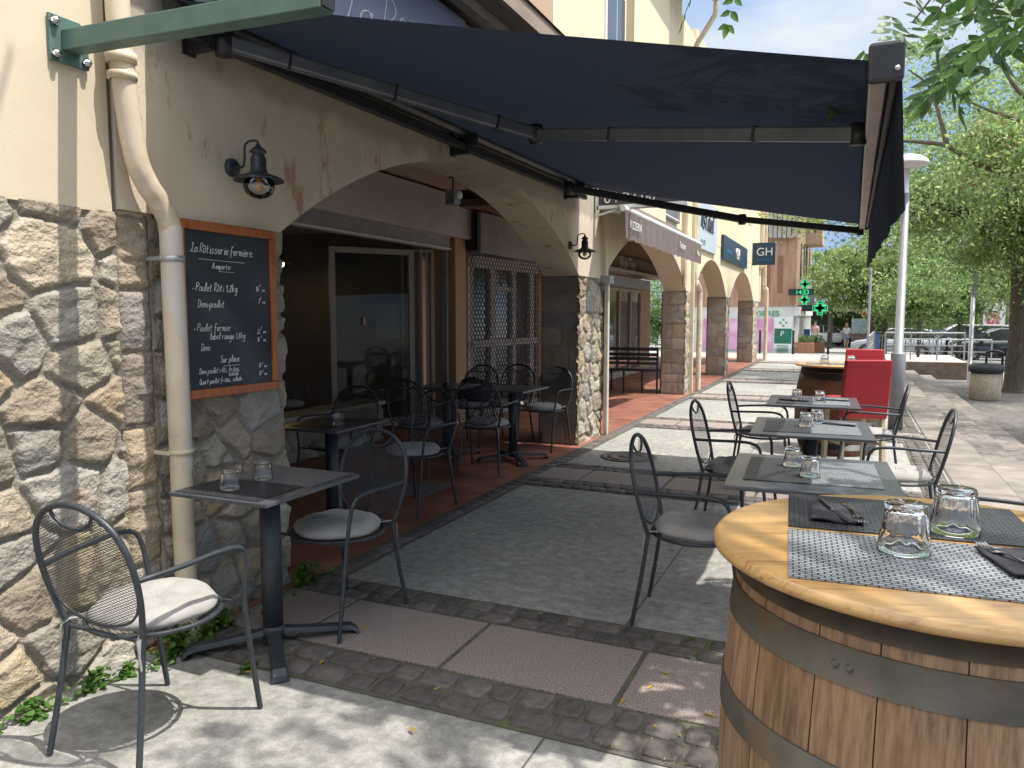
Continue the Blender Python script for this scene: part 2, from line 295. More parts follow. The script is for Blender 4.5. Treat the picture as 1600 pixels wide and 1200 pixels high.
# ------------------------------------------------ stonework: height-field face
PAL=np.array([(.46,.40,.30),(.42,.36,.28),(.48,.43,.34),(.38,.345,.29),(.45,.36,.25),(.40,.375,.33),(.49,.45,.37),(.36,.30,.23),(.43,.40,.34),(.36,.365,.35),(.47,.39,.27)])
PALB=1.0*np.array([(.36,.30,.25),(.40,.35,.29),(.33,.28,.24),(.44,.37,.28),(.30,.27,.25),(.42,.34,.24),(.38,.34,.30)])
def stone_face(name,O,U,V,N,w,h,res,parent,mode='rubble',size=.2,depth=.03,pal=PAL,mortar=(.34,.31,.26),seed=1,edge=.02,asp=1.25,label=None,rough=1.0):
    rng=np.random.default_rng(seed); nx=max(2,int(w/res)); ny=max(2,int(h/res)); X,Y=np.meshgrid(np.linspace(0,w,nx+1),np.linspace(0,h,ny+1)); x=X.ravel(); y=Y.ravel()
    wx=x+(fbm(x,y,5,seed)-.5)*size*.22; wy=y+(fbm(x,y,5,seed+9)-.5)*size*.22
    if mode=='rubble':
        S=[]; rows=int(h/(size/asp))+3; cols=int(w/size)+3
        for j in range(-1,rows):
            for i in range(-1,cols):
                if rng.random()<.12: continue
                S.append(((i+.5*(j%2)+rng.uniform(-.42,.42))*size,(j+rng.uniform(-.40,.40))*size/asp))
        S=np.array(S); d=np.hypot(wx[:,None]-S[None,:,0],(wy[:,None]-S[None,:,1])*asp)
        i1=d.argmin(1); d1=d[np.arange(len(x)),i1]; d[np.arange(len(x)),i1]=9; i2=d.argmin(1); d2=d[np.arange(len(x)),i2]
        sd=np.hypot(S[i1,0]-S[i2,0],(S[i1,1]-S[i2,1])*asp); e=(d2**2-d1**2)/(2*np.maximum(sd,.02)); ids=i1; cx=S[i1,0]; cy=S[i1,1]; n=len(S)
    else:
        wx=x+(fbm(x,y,9,seed)-.5)*.02; wy=y+(fbm(x,y,9,seed+9)-.5)*.02
        ids=np.zeros(len(x),int); e=np.zeros(len(x)); cx=np.zeros(len(x)); cy=np.zeros(len(x)); yy=0; n=0
        while yy<h:
            hh=rng.uniform(.75,1.2)*size/asp; hh=min(hh,h-yy) if h-yy-hh>.08 else h-yy; 
            cuts=[0]; 
            while cuts[-1]<w-1e-6:
                c=cuts[-1]+rng.uniform(.7,1.5)*size; cuts.append(w if w-c<size*.45 else c)
            cuts=np.clip(np.array(cuts),0,w); row=(wy>=yy-(9 if yy==0 else 0))&(wy<yy+hh+(9 if yy+hh>=h-1e-6 else 0)); k=np.clip(np.searchsorted(cuts,wx,side='right')-1,0,len(cuts)-2)
            ee=np.minimum(np.minimum(wx-cuts[k],cuts[k+1]-wx),np.minimum(wy-yy,yy+hh-wy)); ids=np.where(row,n+k,ids); e=np.where(row,ee,e)
            cx=np.where(row,(cuts[k]+cuts[k+1])/2,cx); cy=np.where(row,yy+hh/2,cy); n+=len(cuts)-1; yy+=hh
    m0=(.007+.016*fbm(x,y,14,seed+31)) if mode=='rubble' else (.004+.005*fbm(x,y,14,seed+31)); t=np.clip((e-m0)/edge,0,1); t=np.sqrt(np.clip(1-(1-t)**2,0,1))
    hs=rng.uniform(.55,1.15,n+1)[ids]
    # facets
    fac=np.full(len(x),9.)
    for q in range(6):
        gx=rng.uniform(-.55,.55,n+1)[ids]; gy=rng.uniform(-.55,.55,n+1)[ids]; off=rng.uniform(.0,1.0,n+1)[ids]*.022
        fac=np.minimum(fac,off+gx*(x-cx)*.7+gy*(y-cy)*.7)
    strat=fbm(x*.45+ids*3.7,y*1.6+ids*1.3,22,seed+5,4,.6); fine=fbm(x,y,60,seed+6,3,.55)
    H=t*(depth*(.55+.45*hs)+np.clip(fac,-.012,.02)*rough*.8+(strat-.5)*.020*rough+(fine-.5)*.009*rough)+(1-t)*((fbm(x,y,35,seed+8)-.5)*.010)
    H=np.maximum(H,-.006)
    O=np.array(O,float); U=np.array(U,float); V=np.array(V,float); N=np.array(N,float)
    P=O+np.outer(x,U)+np.outer(y,V)+np.outer(H,N)
    b=rng.uniform(.80,1.18,n+1)[ids]; pc=pal[rng.integers(0,len(pal),n+1)[ids]]*b[:,None]; tint=fbm(x,y,7,seed+77)[:,None]
    iron=np.clip((fbm(x+ids*.31,y,9,seed+91)-.58)*6,0,1)[:,None]*(rng.random(n+1)[ids]<.16)[:,None]
    pc=pc*(.82+.36*tint)*(1-.55*iron)+np.array((.42,.25,.13))*.55*iron; mc=np.array(mortar)*(.8+.4*fbm(x,y,40,seed+3))[:,None]
    k=np.clip((e-m0+.004)/.008,0,1)[:,None]; C=mc*(1-k)+pc*k
    idx=np.arange((nx+1)*(ny+1)).reshape(ny+1,nx+1); F=np.stack([idx[:-1,:-1].ravel(),idx[:-1,1:].ravel(),idx[1:,1:].ravel(),idx[1:,:-1].ravel()],1)
    if np.dot(np.cross(U,V),N)<0: F=F[:,::-1]
    o=npmesh(name,P,F,M_stone,parent,True,C)
    if label: o['label']=label
    return o

#==================================================================== SETTING
X0=-2.775      # outer face of the arcade
XS=-5.05       # shop fronts behind the arcade
# ground heights
def zs(y): return 0. if y<27 else -.028*(min(y,62)-27)
def zr(y): return -.36 if y<25 else -.36-.022*(min(y,62)-25)
M_asph=pm('asphalt',(.20,.20,.195),(.15,.15,.148),rough=.95,scale=2.5,bump=.5,bscale=120,bd=.005)
M_plaza=pm('plaza_cobbles',(.15,.14,.13),(.10,.092,.085),rough=.95,scale=9,bump=1,bscale=22,bd=.03,c3=(.21,.19,.17),s3=.8)
gm=MB(); ys=[-30,-8,25,30,38,48,62,120,700]
for a,b in zip(ys[:-1],ys[1:]): gm.add([(-700 if a>=62 else -60,a,zr(a)-.01),(700 if a>=62 else 80,a,zr(a)-.01),(700 if b>62 else 80,b,zr(b)-.01),(-700 if b>62 else -60,b,zr(b)-.01)],[(0,1,2,3)])
struct(gm.build('ground',M_asph)); 
struct(MB().add([(1.9,-8,-.36),(9.5,-8,-.36),(9.5,25.5,-.36),(1.9,25.5,-.36)],[(0,1,2,3)]).build('plaza_paving',M_plaza))
# concrete pavement
def concrete():
    m,nt,b=node_mat('concrete'); N=nt.nodes; L=nt.links; t=N.new('ShaderNodeTexCoord')
    def noise(s,d=8,ro=.6): 
        n=N.new('ShaderNodeTexNoise'); n.inputs['Scale'].default_value=s; n.inputs['Detail'].default_value=d; n.inputs['Roughness'].default_value=ro; L.new(t.outputs['Object'],n.inputs['Vector']); return n
    n1=noise(1.1); n2=noise(15,12,.72); n3=noise(220,3)
    r1=N.new('ShaderNodeValToRGB'); r1.color_ramp.elements[0].position=.3; r1.color_ramp.elements[0].color=(.31,.305,.285,1); r1.color_ramp.elements[1].position=.72; r1.color_ramp.elements[1].color=(.46,.45,.42,1); L.new(n1.outputs['Fac'],r1.inputs['Fac'])
    r2=N.new('ShaderNodeValToRGB'); r2.color_ramp.elements[0].position=.40; r2.color_ramp.elements[0].color=(.60,.60,.585,1); r2.color_ramp.elements[1].position=.62; r2.color_ramp.elements[1].color=(1,1,1,1); L.new(n2.outputs['Fac'],r2.inputs['Fac'])
    r3=N.new('ShaderNodeValToRGB'); r3.color_ramp.elements[0].position=.35; r3.color_ramp.elements[0].color=(.72,.72,.72,1); r3.color_ramp.elements[1].position=.6; r3.color_ramp.elements[1].color=(1.08,1.08,1.08,1); L.new(n3.outputs['Fac'],r3.inputs['Fac'])
    a=N.new('ShaderNodeMixRGB'); a.blend_type='MULTIPLY'; a.inputs['Fac'].default_value=1; L.new(r1.outputs['Color'],a.inputs['Color1']); L.new(r2.outputs['Color'],a.inputs['Color2'])
    c=N.new('ShaderNodeMixRGB'); c.blend_type='MULTIPLY'; c.inputs['Fac'].default_value=1; L.new(a.outputs['Color'],c.inputs['Color1']); L.new(r3.outputs['Color'],c.inputs['Color2'])
    n4=noise(2.7,12,.78); r4=N.new('ShaderNodeValToRGB'); r4.color_ramp.elements[0].position=.58; r4.color_ramp.elements[1].position=.75; L.new(n4.outputs['Fac'],r4.inputs['Fac'])
    d=N.new('ShaderNodeMixRGB'); L.new(r4.outputs['Color'],d.inputs['Fac']); L.new(c.outputs['Color'],d.inputs['Color1']); d.inputs['Color2'].default_value=(.19,.185,.165,1)
    L.new(d.outputs['Color'],b.inputs['Base Color']); b.inputs['Roughness'].default_value=.93
    bp=N.new('ShaderNodeBump'); bp.inputs['Strength'].default_value=.5; bp.inputs['Distance'].default_value=.004; L.new(n3.outputs['Fac'],bp.inputs['Height']); L.new(bp.outputs['Normal'],b.inputs['Normal']); return m
M_conc=concrete()
sm=MB(); ys=[-8,27,32,38,46,62]
for a,b in zip(ys[:-1],ys[1:]):
    xr=.86 if b<=27 else 3.2
    sm.add([(-14,a,zs(a)),(xr,a,zs(a)),(xr,b,zs(b)),(-14,b,zs(b))],[(0,1,2,3)])
sm.add([(.86,-8,0),(.86,27,0),(.86,27,-.4),(.86,-8,-.4)],[(0,1,2,3)]); sm.add([(-14,62,zs(62)),(3.2,62,zs(62)),(3.2,62,-1.5),(-14,62,-1.5)],[(0,1,2,3)]); sm.add([(3.2,27,0),(3.2,62,zs(62)),(3.2,62,-1.5),(3.2,27,-1.5)],[(0,1,2,3)]); sm.add([(.86,27,0),(3.2,27,0),(3.2,27,-.5),(.86,27,-.5)],[(0,1,2,3)])
struct(sm.build('sidewalk',M_conc,fix=False))
# joints in the concrete
jm=MB()
bands=[2.38,6.04,9.80,13.5,17.2,20.9,24.6]
for x in (-.93,):
    for i,y0 in enumerate([-8]+[b+1.05 for b in bands]):
        y1=([b for b in bands]+[27])[i]; jm.add([(x-.004,y0,.003),(x+.004,y0,.003),(x+.004,y1,.003),(x-.004,y1,.003)],[(0,1,2,3)])
struct(jm.build('pavement_joint',pm('joint_dark',(.12,.11,.10),(.09,.085,.08),rough=1),fix=False))
# granite strips and cobbles
M_gran=pm('red_granite',(.36,.295,.265),(.15,.13,.12),rough=.85,scale=170,detail=3,lo=.42,hi=.58,bump=.3,bscale=200,bd=.002,c3=(.36,.31,.28),s3=1.6,p3=(.55,.85))
M_cob=pm('cobble_stone',(.085,.078,.072),(.14,.12,.11),rough=.85,scale=26,island=.32,bump=.6,bscale=60,bd=.008)
M_bed=pm('cobble_bed',(.13,.12,.10),(.085,.08,.068),rough=1,scale=18,bump=.6,bscale=120,c3=(.11,.13,.04),s3=3.0,p3=(.56,.66))
def cobble(m,cx,cy,lx,ly,z,rot,rng):
    pr=[]; n=12; V=[]; ph=[rng.uniform(.93,1.03) for _ in range(n)]
    for (k,zz) in ((1.0,-.012),(.985,.005),(.94,.009),(.6,.0105)):
        for i in range(n):
            a=2*PI*(i+.5)/n; c,s=math.cos(a),math.sin(a); q=(abs(c)**7+abs(s)**7)**(-1/7); x=c*q*lx/2*k*ph[i]; y=s*q*ly/2*k*ph[i]
            V.append((cx+x*math.cos(rot)-y*math.sin(rot),cy+x*math.sin(rot)+y*math.cos(rot),z+zz+rng.uniform(-.0012,.0012)))
    F=[(r*n+i,r*n+(i+1)%n,(r+1)*n+(i+1)%n,(r+1)*n+i) for r in range(3) for i in range(n)]+[tuple(range(3*n,4*n))]; m.add(V,F,True)
rng=random.Random(3)
for bi,yb in enumerate(bands):
    xl=-2.72 if bi==0 else -2.60
    if bi==0:
        struct(MB().add([(xl,yb,.004),(.84,yb,.004),(.84,yb+1.06,.004),(xl,yb+1.06,.004)],[(0,1,2,3)]).build('paving_bed',M_bed,fix=False))
    else: struct(MB().add([(xl,yb,.004),(.84,yb,.004),(.84,yb+1.06,.004),(xl,yb+1.06,.004)],[(0,1,2,3)]).build('paving_bed',M_bed,fix=False))
    g=MB(); x=xl+.02+rng.uniform(0,.1)-.35
    while x<.84:
        x2=min(x+.745,.84); a=max(x,xl+.01)
        if x2-a>.05: g.box((a,yb+.30,-.03),(x2-.012,yb+.80,.012))
        x+=.757
    struct(g.build('granite_slabs',M_gran,bevel=.003 if bi<2 else 0))
    cm=MB()
    for rows in ((0.015,.135),(.15,.285),(.815,.925),(.935,1.045)):
        x=xl+.01
        while x<.80:
            L=rng.uniform(.10,.185); 
            cobble(cm,x+L/2,yb+(rows[0]+rows[1])/2+rng.uniform(-.006,.006),L-.012,rows[1]-rows[0]-.008,.004,rng.uniform(-.05,.05),rng); x+=L+.004
            if x+.1>.84: break
    struct(cm.build('cobble_rows',M_cob,fix=False))
# longitudinal cobble strips
for (xa,xb,name) in ((-2.70,-2.58,'tile_edge_cobbles'),(.62,.82,'pavement_edge_cobbles')):
    cm=MB(); y=(3.45 if xa<0 else -2)
    struct(MB().add([(xa-.02,y,.0065),(xb+.02,y,.0065),(xb+.02,26.5,.0065),(xa-.02,26.5,.0065)],[(0,1,2,3)]).build('cobble_strip_bed',M_bed,fix=False))
    while y<26.4:
        L=rng.uniform(.10,.17) 
        if xa<0: cobble(cm,(xa+xb)/2,y+L/2,xb-xa-.02,L-.01,.006,rng.uniform(-.05,.05),rng)
        else:
            if rng.random()<.8:
                cobble(cm,xa+.05,y+L/2,.085,L-.01,.006,rng.uniform(-.05,.05),rng); cobble(cm,xa+.15,y+L/2,.09,L-.012,.006,rng.uniform(-.05,.05),rng)
        y+=L+.004
    struct(cm.build(name,M_cob,fix=False))
# terracotta tiles under the arcade
M_tile=brickmat('terracotta_tiles',(.25,.095,.06),(.31,.125,.08),(.19,.115,.085),3.4,bw=.75,bh=.375,ms=.012,rough=.6,bump=.25,noise=.4)
struct(MB().add([(-12,2.3,.006),(-2.72,2.3,.006),(-2.72,27,.006),(-12,27,.006)],[(0,1,2,3)]).build('terracotta_floor',M_tile,fix=False))
M_gt=pm('grey_tile',(.17,.165,.16),(.12,.118,.115),rough=.7,scale=14,bump=.2)
gt=MB()
for (x0,y0,x1,y1) in ((-3.95,5.25,-3.1,5.75),(-3.55,3.75,-3.2,3.95),(-3.9,9.9,-3.15,10.25),(-4.4,5.3,-4.05,5.7)): gt.add([(x0,y0,.010),(x1,y0,.010),(x1,y1,.010),(x0,y1,.010)],[(0,1,2,3)])
struct(gt.build('grey_floor_tiles',M_gt,fix=False))
# steps down to the plaza
M_step=brickmat('step_granite',(.235,.205,.18),(.19,.168,.15),(.11,.10,.085),1.0,bw=1.35,bh=.44,ms=.012,rough=.85,bump=.2,rot=R(90),off=.4,noise=.35)
st=MB(); st.box((.865,-6,-.40),(1.32,24.85,-.004)); st.box((1.323,-6,-.5),(1.74,24.85,-.12)); st.box((1.743,-6,-.55),(2.16,24.85,-.24))
struct(st.build('steps',M_step,bevel=.006))

# ---------------- buildings
def arch_z(y,ya,yb,rise,z0=1.915):
    w=(yb-ya)/2; r=(w*w+rise*rise)/(2*rise); c=(ya+yb)/2; d=min(abs(y-c),w); return z0+rise-r+math.sqrt(max(r*r-d*d,0))
def arcade_wall(name,y0,y1,ztop,arches,mat,parent,xo=X0,th=.42,z0=1.915):
    # wall strip above the piers with arch cut-outs; arches = list of (ya,yb,rise)
    ys=set([y0,y1])
    for (ya,yb,r) in arches:
        for k in range(33): ys.add(ya+(yb-ya)*.5*(1-math.cos(PI*k/32)))
    ys=sorted(y for y in ys if y0-1e-6<=y<=y1+1e-6); m=MB()
    def zb(y,side):
        for (ya,yb,r) in arches:
            if ya<=y<=yb: return arch_z(y,ya,yb,r,z0)
        return z0
    for a,b in zip(ys[:-1],ys[1:]):
        mid=(a+b)/2; inside=any(ya<mid<yb for ya,yb,_ in arches); za=zb(a,0) if inside else z0; zb_=zb(b,0) if inside else z0; xi=xo-th
        m.add([(xo,a,za),(xo,b,zb_),(xo,b,ztop),(xo,a,ztop)],[(0,1,2,3)]); m.add([(xi,a,za),(xi,b,zb_),(xi,b,ztop),(xi,a,ztop)],[(3,2,1,0)])
        m.add([(xo,a,za),(xi,a,za),(xi,b,zb_),(xo,b,zb_)],[(0,1,2,3)],True); m.add([(xo,a,ztop),(xo,b,ztop),(xi,b,ztop),(xi,a,ztop)],[(0,1,2,3)])
    for y in (y0,y1): m.add([(xo,y,z0),(xo,y,ztop),(xo-th,y,ztop),(xo-th,y,z0)],[(0,1,2,3)])
    return m.build(name,mat,parent,fix=False)
M_wood=pm('brown_wood',(.20,.13,.085),(.13,.085,.055),rough=.8,scale=5,stretch=(1,.2,1),bump=.3)
M_tileroof=pm('roof_tile',(.38,.20,.12),(.28,.15,.10),rough=.9,scale=7)
# left neighbour
bn=empty('stone_fronted_building',(X0,1.0,0),0,'cream plastered building with rough rubble stone base at the left edge','building'); bn.location=(0,0,0)
stone_face('stone_base',(X0-.02,-.6,0),(0,1,0),(0,0,1),(1,0,0),2.84,1.90,.0085,bn,size=.235,depth=.034,seed=14,edge=.009,asp=1.25)
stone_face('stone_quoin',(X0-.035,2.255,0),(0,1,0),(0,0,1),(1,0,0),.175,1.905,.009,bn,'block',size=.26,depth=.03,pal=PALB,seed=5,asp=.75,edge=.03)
w=MB(); w.box((X0-.5,-3,-.1),(X0-.04,2.24,1.9)); w.box((X0-.5,-6,1.895),(X0-.005,2.235,6.0)); w.build('wall',M_plast,bn)
w=MB(); w.box((X0-.5,2.238,1.0),(X0-.02,2.262,6.0)); w.build('expansion_joint',pm('joint_filler',(.20,.18,.15),(.14,.13,.11),rough=1),bn)
# restaurant building
br=empty('restaurant_building',(0,0,0),0,'cream arcade building of the restaurant, stained plaster round the wide first arch','building')
arcade_wall('arch_wall',2.262,8.86,2.88,[(3.24,8.10,.74)],M_stain,br)
w=MB(); w.box((X0-.42,2.262,2.883),(X0-.003,7.2,3.70)); w.build('wall',M_plast,br)
stone_face('stone_pier',(X0-.03,2.43,0),(0,1,0),(0,0,1),(1,0,0),.83,1.915,.0085,br,size=.20,depth=.03,seed=22,edge=.009,asp=1.15,label='stone pier beside the blackboard',pal=PAL)
w=MB(); w.box((X0-.42,2.262,0),(X0-.035,3.24,1.914)); w.build('pier_core',M_stain,br)
PALC=np.array([(.50,.43,.34),(.46,.41,.34),(.54,.48,.39),(.42,.36,.29),(.52,.42,.28),(.47,.44,.39)])
def pier(y0,y1,parent,res,seed,label=None,x1=X0,d=.46,PALB=PALB):
    e=empty('stone_pier'); e.parent=parent
    if label: e['label']=label
    MB().box((x1-d+.06,y0+.06,0),(x1-.06,y1-.06,1.914)).build('pier_core',M_stain,e)
    stone_face('stone_face',(x1-.025,y0,0),(0,1,0),(0,0,1),(1,0,0),y1-y0,1.915,res,e,'rubble',size=.22,depth=.03,seed=seed,asp=1.1,edge=.012)
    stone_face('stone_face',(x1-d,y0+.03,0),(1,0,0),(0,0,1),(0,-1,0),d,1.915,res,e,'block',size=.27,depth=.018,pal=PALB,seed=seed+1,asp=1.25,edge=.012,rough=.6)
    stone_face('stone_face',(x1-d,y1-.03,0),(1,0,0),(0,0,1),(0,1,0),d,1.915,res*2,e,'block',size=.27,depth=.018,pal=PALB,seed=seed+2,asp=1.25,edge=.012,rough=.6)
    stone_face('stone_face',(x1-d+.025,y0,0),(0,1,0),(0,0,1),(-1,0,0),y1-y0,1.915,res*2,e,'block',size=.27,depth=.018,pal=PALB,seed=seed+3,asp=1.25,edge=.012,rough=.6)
    return e
pier(8.10,9.0,br,.013,41)
# restaurant eave and its low roof
ev=MB(); ev.box((X0-.1,2.3,3.72),(X0+.42,7.25,3.76)); ev.box((X0+.40,2.3,3.70),(X0+.44,7.25,3.84)); ev.box((X0+.16,2.3,3.64),(X0+.24,7.25,3.716)); ev.build('eave_board',pm('weathered_wood',(.30,.24,.19),(.20,.16,.13),rough=.9,scale=8,stretch=(1,.2,1)),br)
rf=MB(); rf.add([(X0+.46,2.3,3.85),(X0+.46,7.25,3.85),(X0-4,7.25,5.1),(X0-4,2.3,5.1)],[(0,1,2,3)]); rf.build('roof',M_tileroof,br)
# tall block
tb=MB(); tb.box((X0-.42,7.26,2.883),(X0-.002,13.3,6.9)); tb.box((X0-6,7.26,3.13),(X0-.423,13.3,6.9)); tbo=tb.build('tall_wall',M_plast2,br)
w=MB(); w.box((X0-.01,9.9,2.885),(X0+.10,11.9,6.88)); w.build('wall_pier',M_plast2,br)
win=MB(); win.box((X0-.01,8.95,4.3),(X0+.012,9.82,5.5)); wi=win.build('window',M_white,br)
MB().box((X0,9.03,4.38),(X0+.017,9.40,5.43)).build('pane',M_darkglass,wi); MB().box((X0,9.44,4.38),(X0+.017,9.76,5.43)).build('pane',M_darkglass,wi)
rf=MB(); rf.box((X0-6,7.2,6.9),(X0+.5,13.5,7.0)); rf.build('roof_edge',M_tileroof,br)
g=MB(); g.tube([(X0+.52,7.2,6.86),(X0+.52,13.6,6.80)],.07,10); g.tube([(X0+.52,13.55,6.8),(X0+.5,13.55,6.5),(X0+.2,13.62,6.1),(X0+.06,13.66,5.7),(X0+.06,13.66,2.0)],.045,10); g.build('gutter',M_pipe,br)
# arcade ceiling + shop fronts
M_ceil=pm('arcade_ceiling',(.58,.47,.36),(.50,.41,.31),rough=.9,scale=4)
M_inwall=pm('interior_wall',(.27,.27,.265),(.22,.22,.215),rough=.9,scale=3)
c=MB(); c.box((-9,2.3,3.07),(X0-.43,8.8,3.12)); c.build('arcade_ceiling',M_ceil,br)
sw=MB(); sw.box((-9,2.0,0),(X0-.43,2.26,2.88)); sw.box((-9.0,2.27,0),(-8.9,8.7,2.88)); sw.box((-9,8.85,0),(XS-.3,9.0,2.88)); sw.build('interior_wall',M_inwall,br)
c=MB(); c.box((-8.9,2.27,2.62),(XS-.25,8.84,2.66)); c.build('interior_ceiling',pm('interior_ceiling',(.5,.5,.49),(.45,.45,.44),rough=.9),br)
c=MB(); c.box((XS-.2,2.27,2.40),(XS-.05,9.05,3.06)); c.box((XS-.22,9.06,0),(-4.84,9.36,3.06)); c.build('shopfront_wall',M_peach,br)
stone_face('low_stone_wall',(XS-.02,3.3,0),(0,1,0),(0,0,1),(1,0,0),4.3,.42,.03,br,size=.16,depth=.03,seed=77)
c=MB(); c.box((XS-.3,3.3,0),(XS-.03,7.6,.43)); c.box((XS-.32,3.3,.43),(XS+.05,7.62,.47)); c.build('window_sill',M_creamf,br)

# ceiling lamps inside, chalk-grey
# roller shutter box
rs=empty('roller_shutter_box',(0,0,0),0,'long grey roller shutter housing across the dark restaurant opening','shutter')
m=MB(); x0_,x1_=XS+.02,XS+.30; m.prism([(x0_,5.0,2.50),(x1_,5.0,2.50),(x1_,5.0,3.03),(x0_,5.0,3.06)],(0,4.85,0)); m.build('housing',pm('grey_metal',(.62,.60,.57),(.56,.54,.52),rough=.5,metal=.3,scale=3),rs,bevel=.004)
m=MB(); m.box((XS+.08,3.3,2.36),(XS+.16,9.0,2.515)); m.build('shutter_slats',M_galv,rs); m=MB(); m.box((XS+.06,3.3,2.335),(XS+.18,9.0,2.358)); m.build('bottom_rail',M_white,rs)
m=MB(); m.box((XS+.04,8.98,0),(XS+.12,9.03,2.5)); m.build('guide_rail',M_galv,rs)
m=MB(); m.box((XS+.0,9.36,2.35),(XS+.35,9.75,2.86)); tag(m.build('black_speaker_box',M_black,bevel=.01),'black box fixed above the security grille beside the shutter housing','speaker')
# peach pillar
# folded glass door
fd=empty('folding_glass_door',(0,0,0),0,'cream framed glass door standing half open in the dark restaurant opening','door')
def leafdoor(p,q,z0,z1,fr=.07,parent=fd,glass=True):
    p=Vector(p);q=Vector(q); d=(q-p).normalized(); L=(q-p).length; n=Vector((-d.y,d.x,0))*.022; m=MB()
    def seg(a,b,za,zb): m.obox((p+d*(a+b)/2)+Vector((0,0,(za+zb)/2)),d*(b-a)/2,n,Vector((0,0,(zb-za)/2)))
    seg(0,fr,z0,z1); seg(L-fr,L,z0,z1); seg(fr,L-fr,z0,z0+.1); seg(fr,L-fr,z1-fr,z1); m.build('door_frame',M_creamf,parent,bevel=.003)
    if glass:
        g=MB(); g.obox((p+d*L/2)+Vector((0,0,(z0+z1)/2)),d*(L/2-fr),n*.2,Vector((0,0,(z1-z0)/2-fr))); g.build('glass_pane',M_thin,parent)
leafdoor((-5.75,7.55,0),(-5.12,8.45,0),.08,2.3)
for i in range(3): leafdoor((-5.30+.09*i-.1,8.6+.06*i,0),(-5.12+.03*i,8.62+.10*i+.05,0),.06,2.33,fr=.035,glass=False)
m=MB(); m.box((-5.49,7.86,1.35),(-5.485,7.92,1.45)); m.build('door_notice',pm('notice_paper',(.5,.2,.15),(.55,.5,.45),rough=.8,scale=60),fd)
m=MB(); m.add([(-5.42,8.05,1.18),(-5.24,8.3,1.18),(-5.24,8.3,1.62),(-5.42,8.05,1.62)],[(0,1,2,3)]); m.build('menu_sheet',pm('menu_paper',(.30,.27,.24),(.25,.22,.2),rough=.8,scale=20),fd)
# grille door
gd=empty('security_grille',(0,0,0),0,'cream framed glass door behind a diamond security grille','gate')
G0=Vector((-4.85,9.4,0)); G1=Vector((-4.7,11.6,0)); gd_d=(G1-G0).normalized(); gl=(G1-G0).length
def gP(s,z,o=0): n=Vector((gd_d.y,-gd_d.x,0)); return G0+gd_d*s+Vector((0,0,z))+n*o
M_grillef=pm('grille_frame',(.78,.72,.66),(.70,.64,.58),rough=.6,scale=6)
m=MB()
for (a,b,z0,z1) in ((0,.14,0,2.30),(.62,.78,0,2.14),(1.3,1.42,0,2.14),(1.9,2.05,0,2.14),(0,gl,2.14,2.30),(0,gl,1.02,1.12),(.78,1.3,1.82,1.90),(0,gl,0,.12)):
    m.obox((gP((a+b)/2,(z0+z1)/2)),gd_d*(b-a)/2,Vector((gd_d.y,-gd_d.x,0))*.03,Vector((0,0,(z1-z0)/2)))
m.build('door_frame',M_grillef,gd,bevel=.003)
m=MB(); m.add([gP(0,0,-.02),gP(gl,0,-.02),gP(gl,2.3,-.02),gP(0,2.3,-.02)],[(0,1,2,3)]); m.build('glass_pane',M_darkglass,gd)
m=MB(); p=.085; k=0
a=-2.4
while a<gl+.01:
    # strips going up-right and up-left clipped to the panel
    for sgn in (1,-1):
        s0=a if sgn>0 else a+2.35; 
        z0,z1=0.,2.30; sa=s0; sb=s0+sgn*(z1-z0)*.72
        lo_,hi_=0,gl; 
        def clip(s,e,zs_,ze):
            t0,t1=0,1; ds=e-s
            if abs(ds)>1e-9:
                ta=(lo_-s)/ds; tb_=(hi_-s)/ds
                if ta>tb_: ta,tb_=tb_,ta
                t0=max(t0,ta); t1=min(t1,tb_)
            return t0,t1
        t0,t1=clip(sa,sb,z0,z1)
        if t1>t0: m.bar(gP(sa+(sb-sa)*t0,z0+(z1-z0)*t0,.05),gP(sa+(sb-sa)*t1,z0+(z1-z0)*t1,.05),.006,.012)
    a+=p
m.build('diamond_grille',M_black,gd,fix=False)
w=MB(); w.box((XS-.9,9.35,2.31),(XS-.05,15.0,2.88)); w.box((-4.65,9.34,2.32),(-4.60,13,2.86)); wb=w.build('shop_header',M_inwall,br)
# shops building further along
bs=empty('arcade_shops_building',(0,0,0),0,'pale yellow arcade building with three arches on stone piers and shop signs','building')
arcade_wall('arch_wall',8.862,14.55,2.88,[(9.0,14.15,.78)],M_plast,bs)
arcade_wall('arch_wall',14.62,26.6,3.0,[(14.9,19.0,.74),(19.65,24.6,.74)],M_plast2,bs)
pier(14.15,14.95,bs,.02,51,PALB=PALC); pier(19.05,19.6,bs,.03,61,PALB=PALC); pier(24.65,26.0,bs,.03,71,PALB=PALC)
w=MB(); w.box((X0-5,13.302,2.885),(X0+.0,14.56,6.5)); w.box((X0-5,14.6,3.003),(X0+.004,26.6,6.7)); w.box((X0-.42,8.95,1.92),(X0+.05,9.05,2.9)); w.box((X0-.42,14.562,0.0),(X0+.06,14.62,6.4)); w.box((X0-.3,25.9,3.0),(X0+.12,26.65,6.75));  w.build('wall',M_plast2,bs)
c=MB(); c.box((-9,9.01,2.89),(X0-.43,26.5,2.98)); c.build('arcade_ceiling',M_wood,bs)
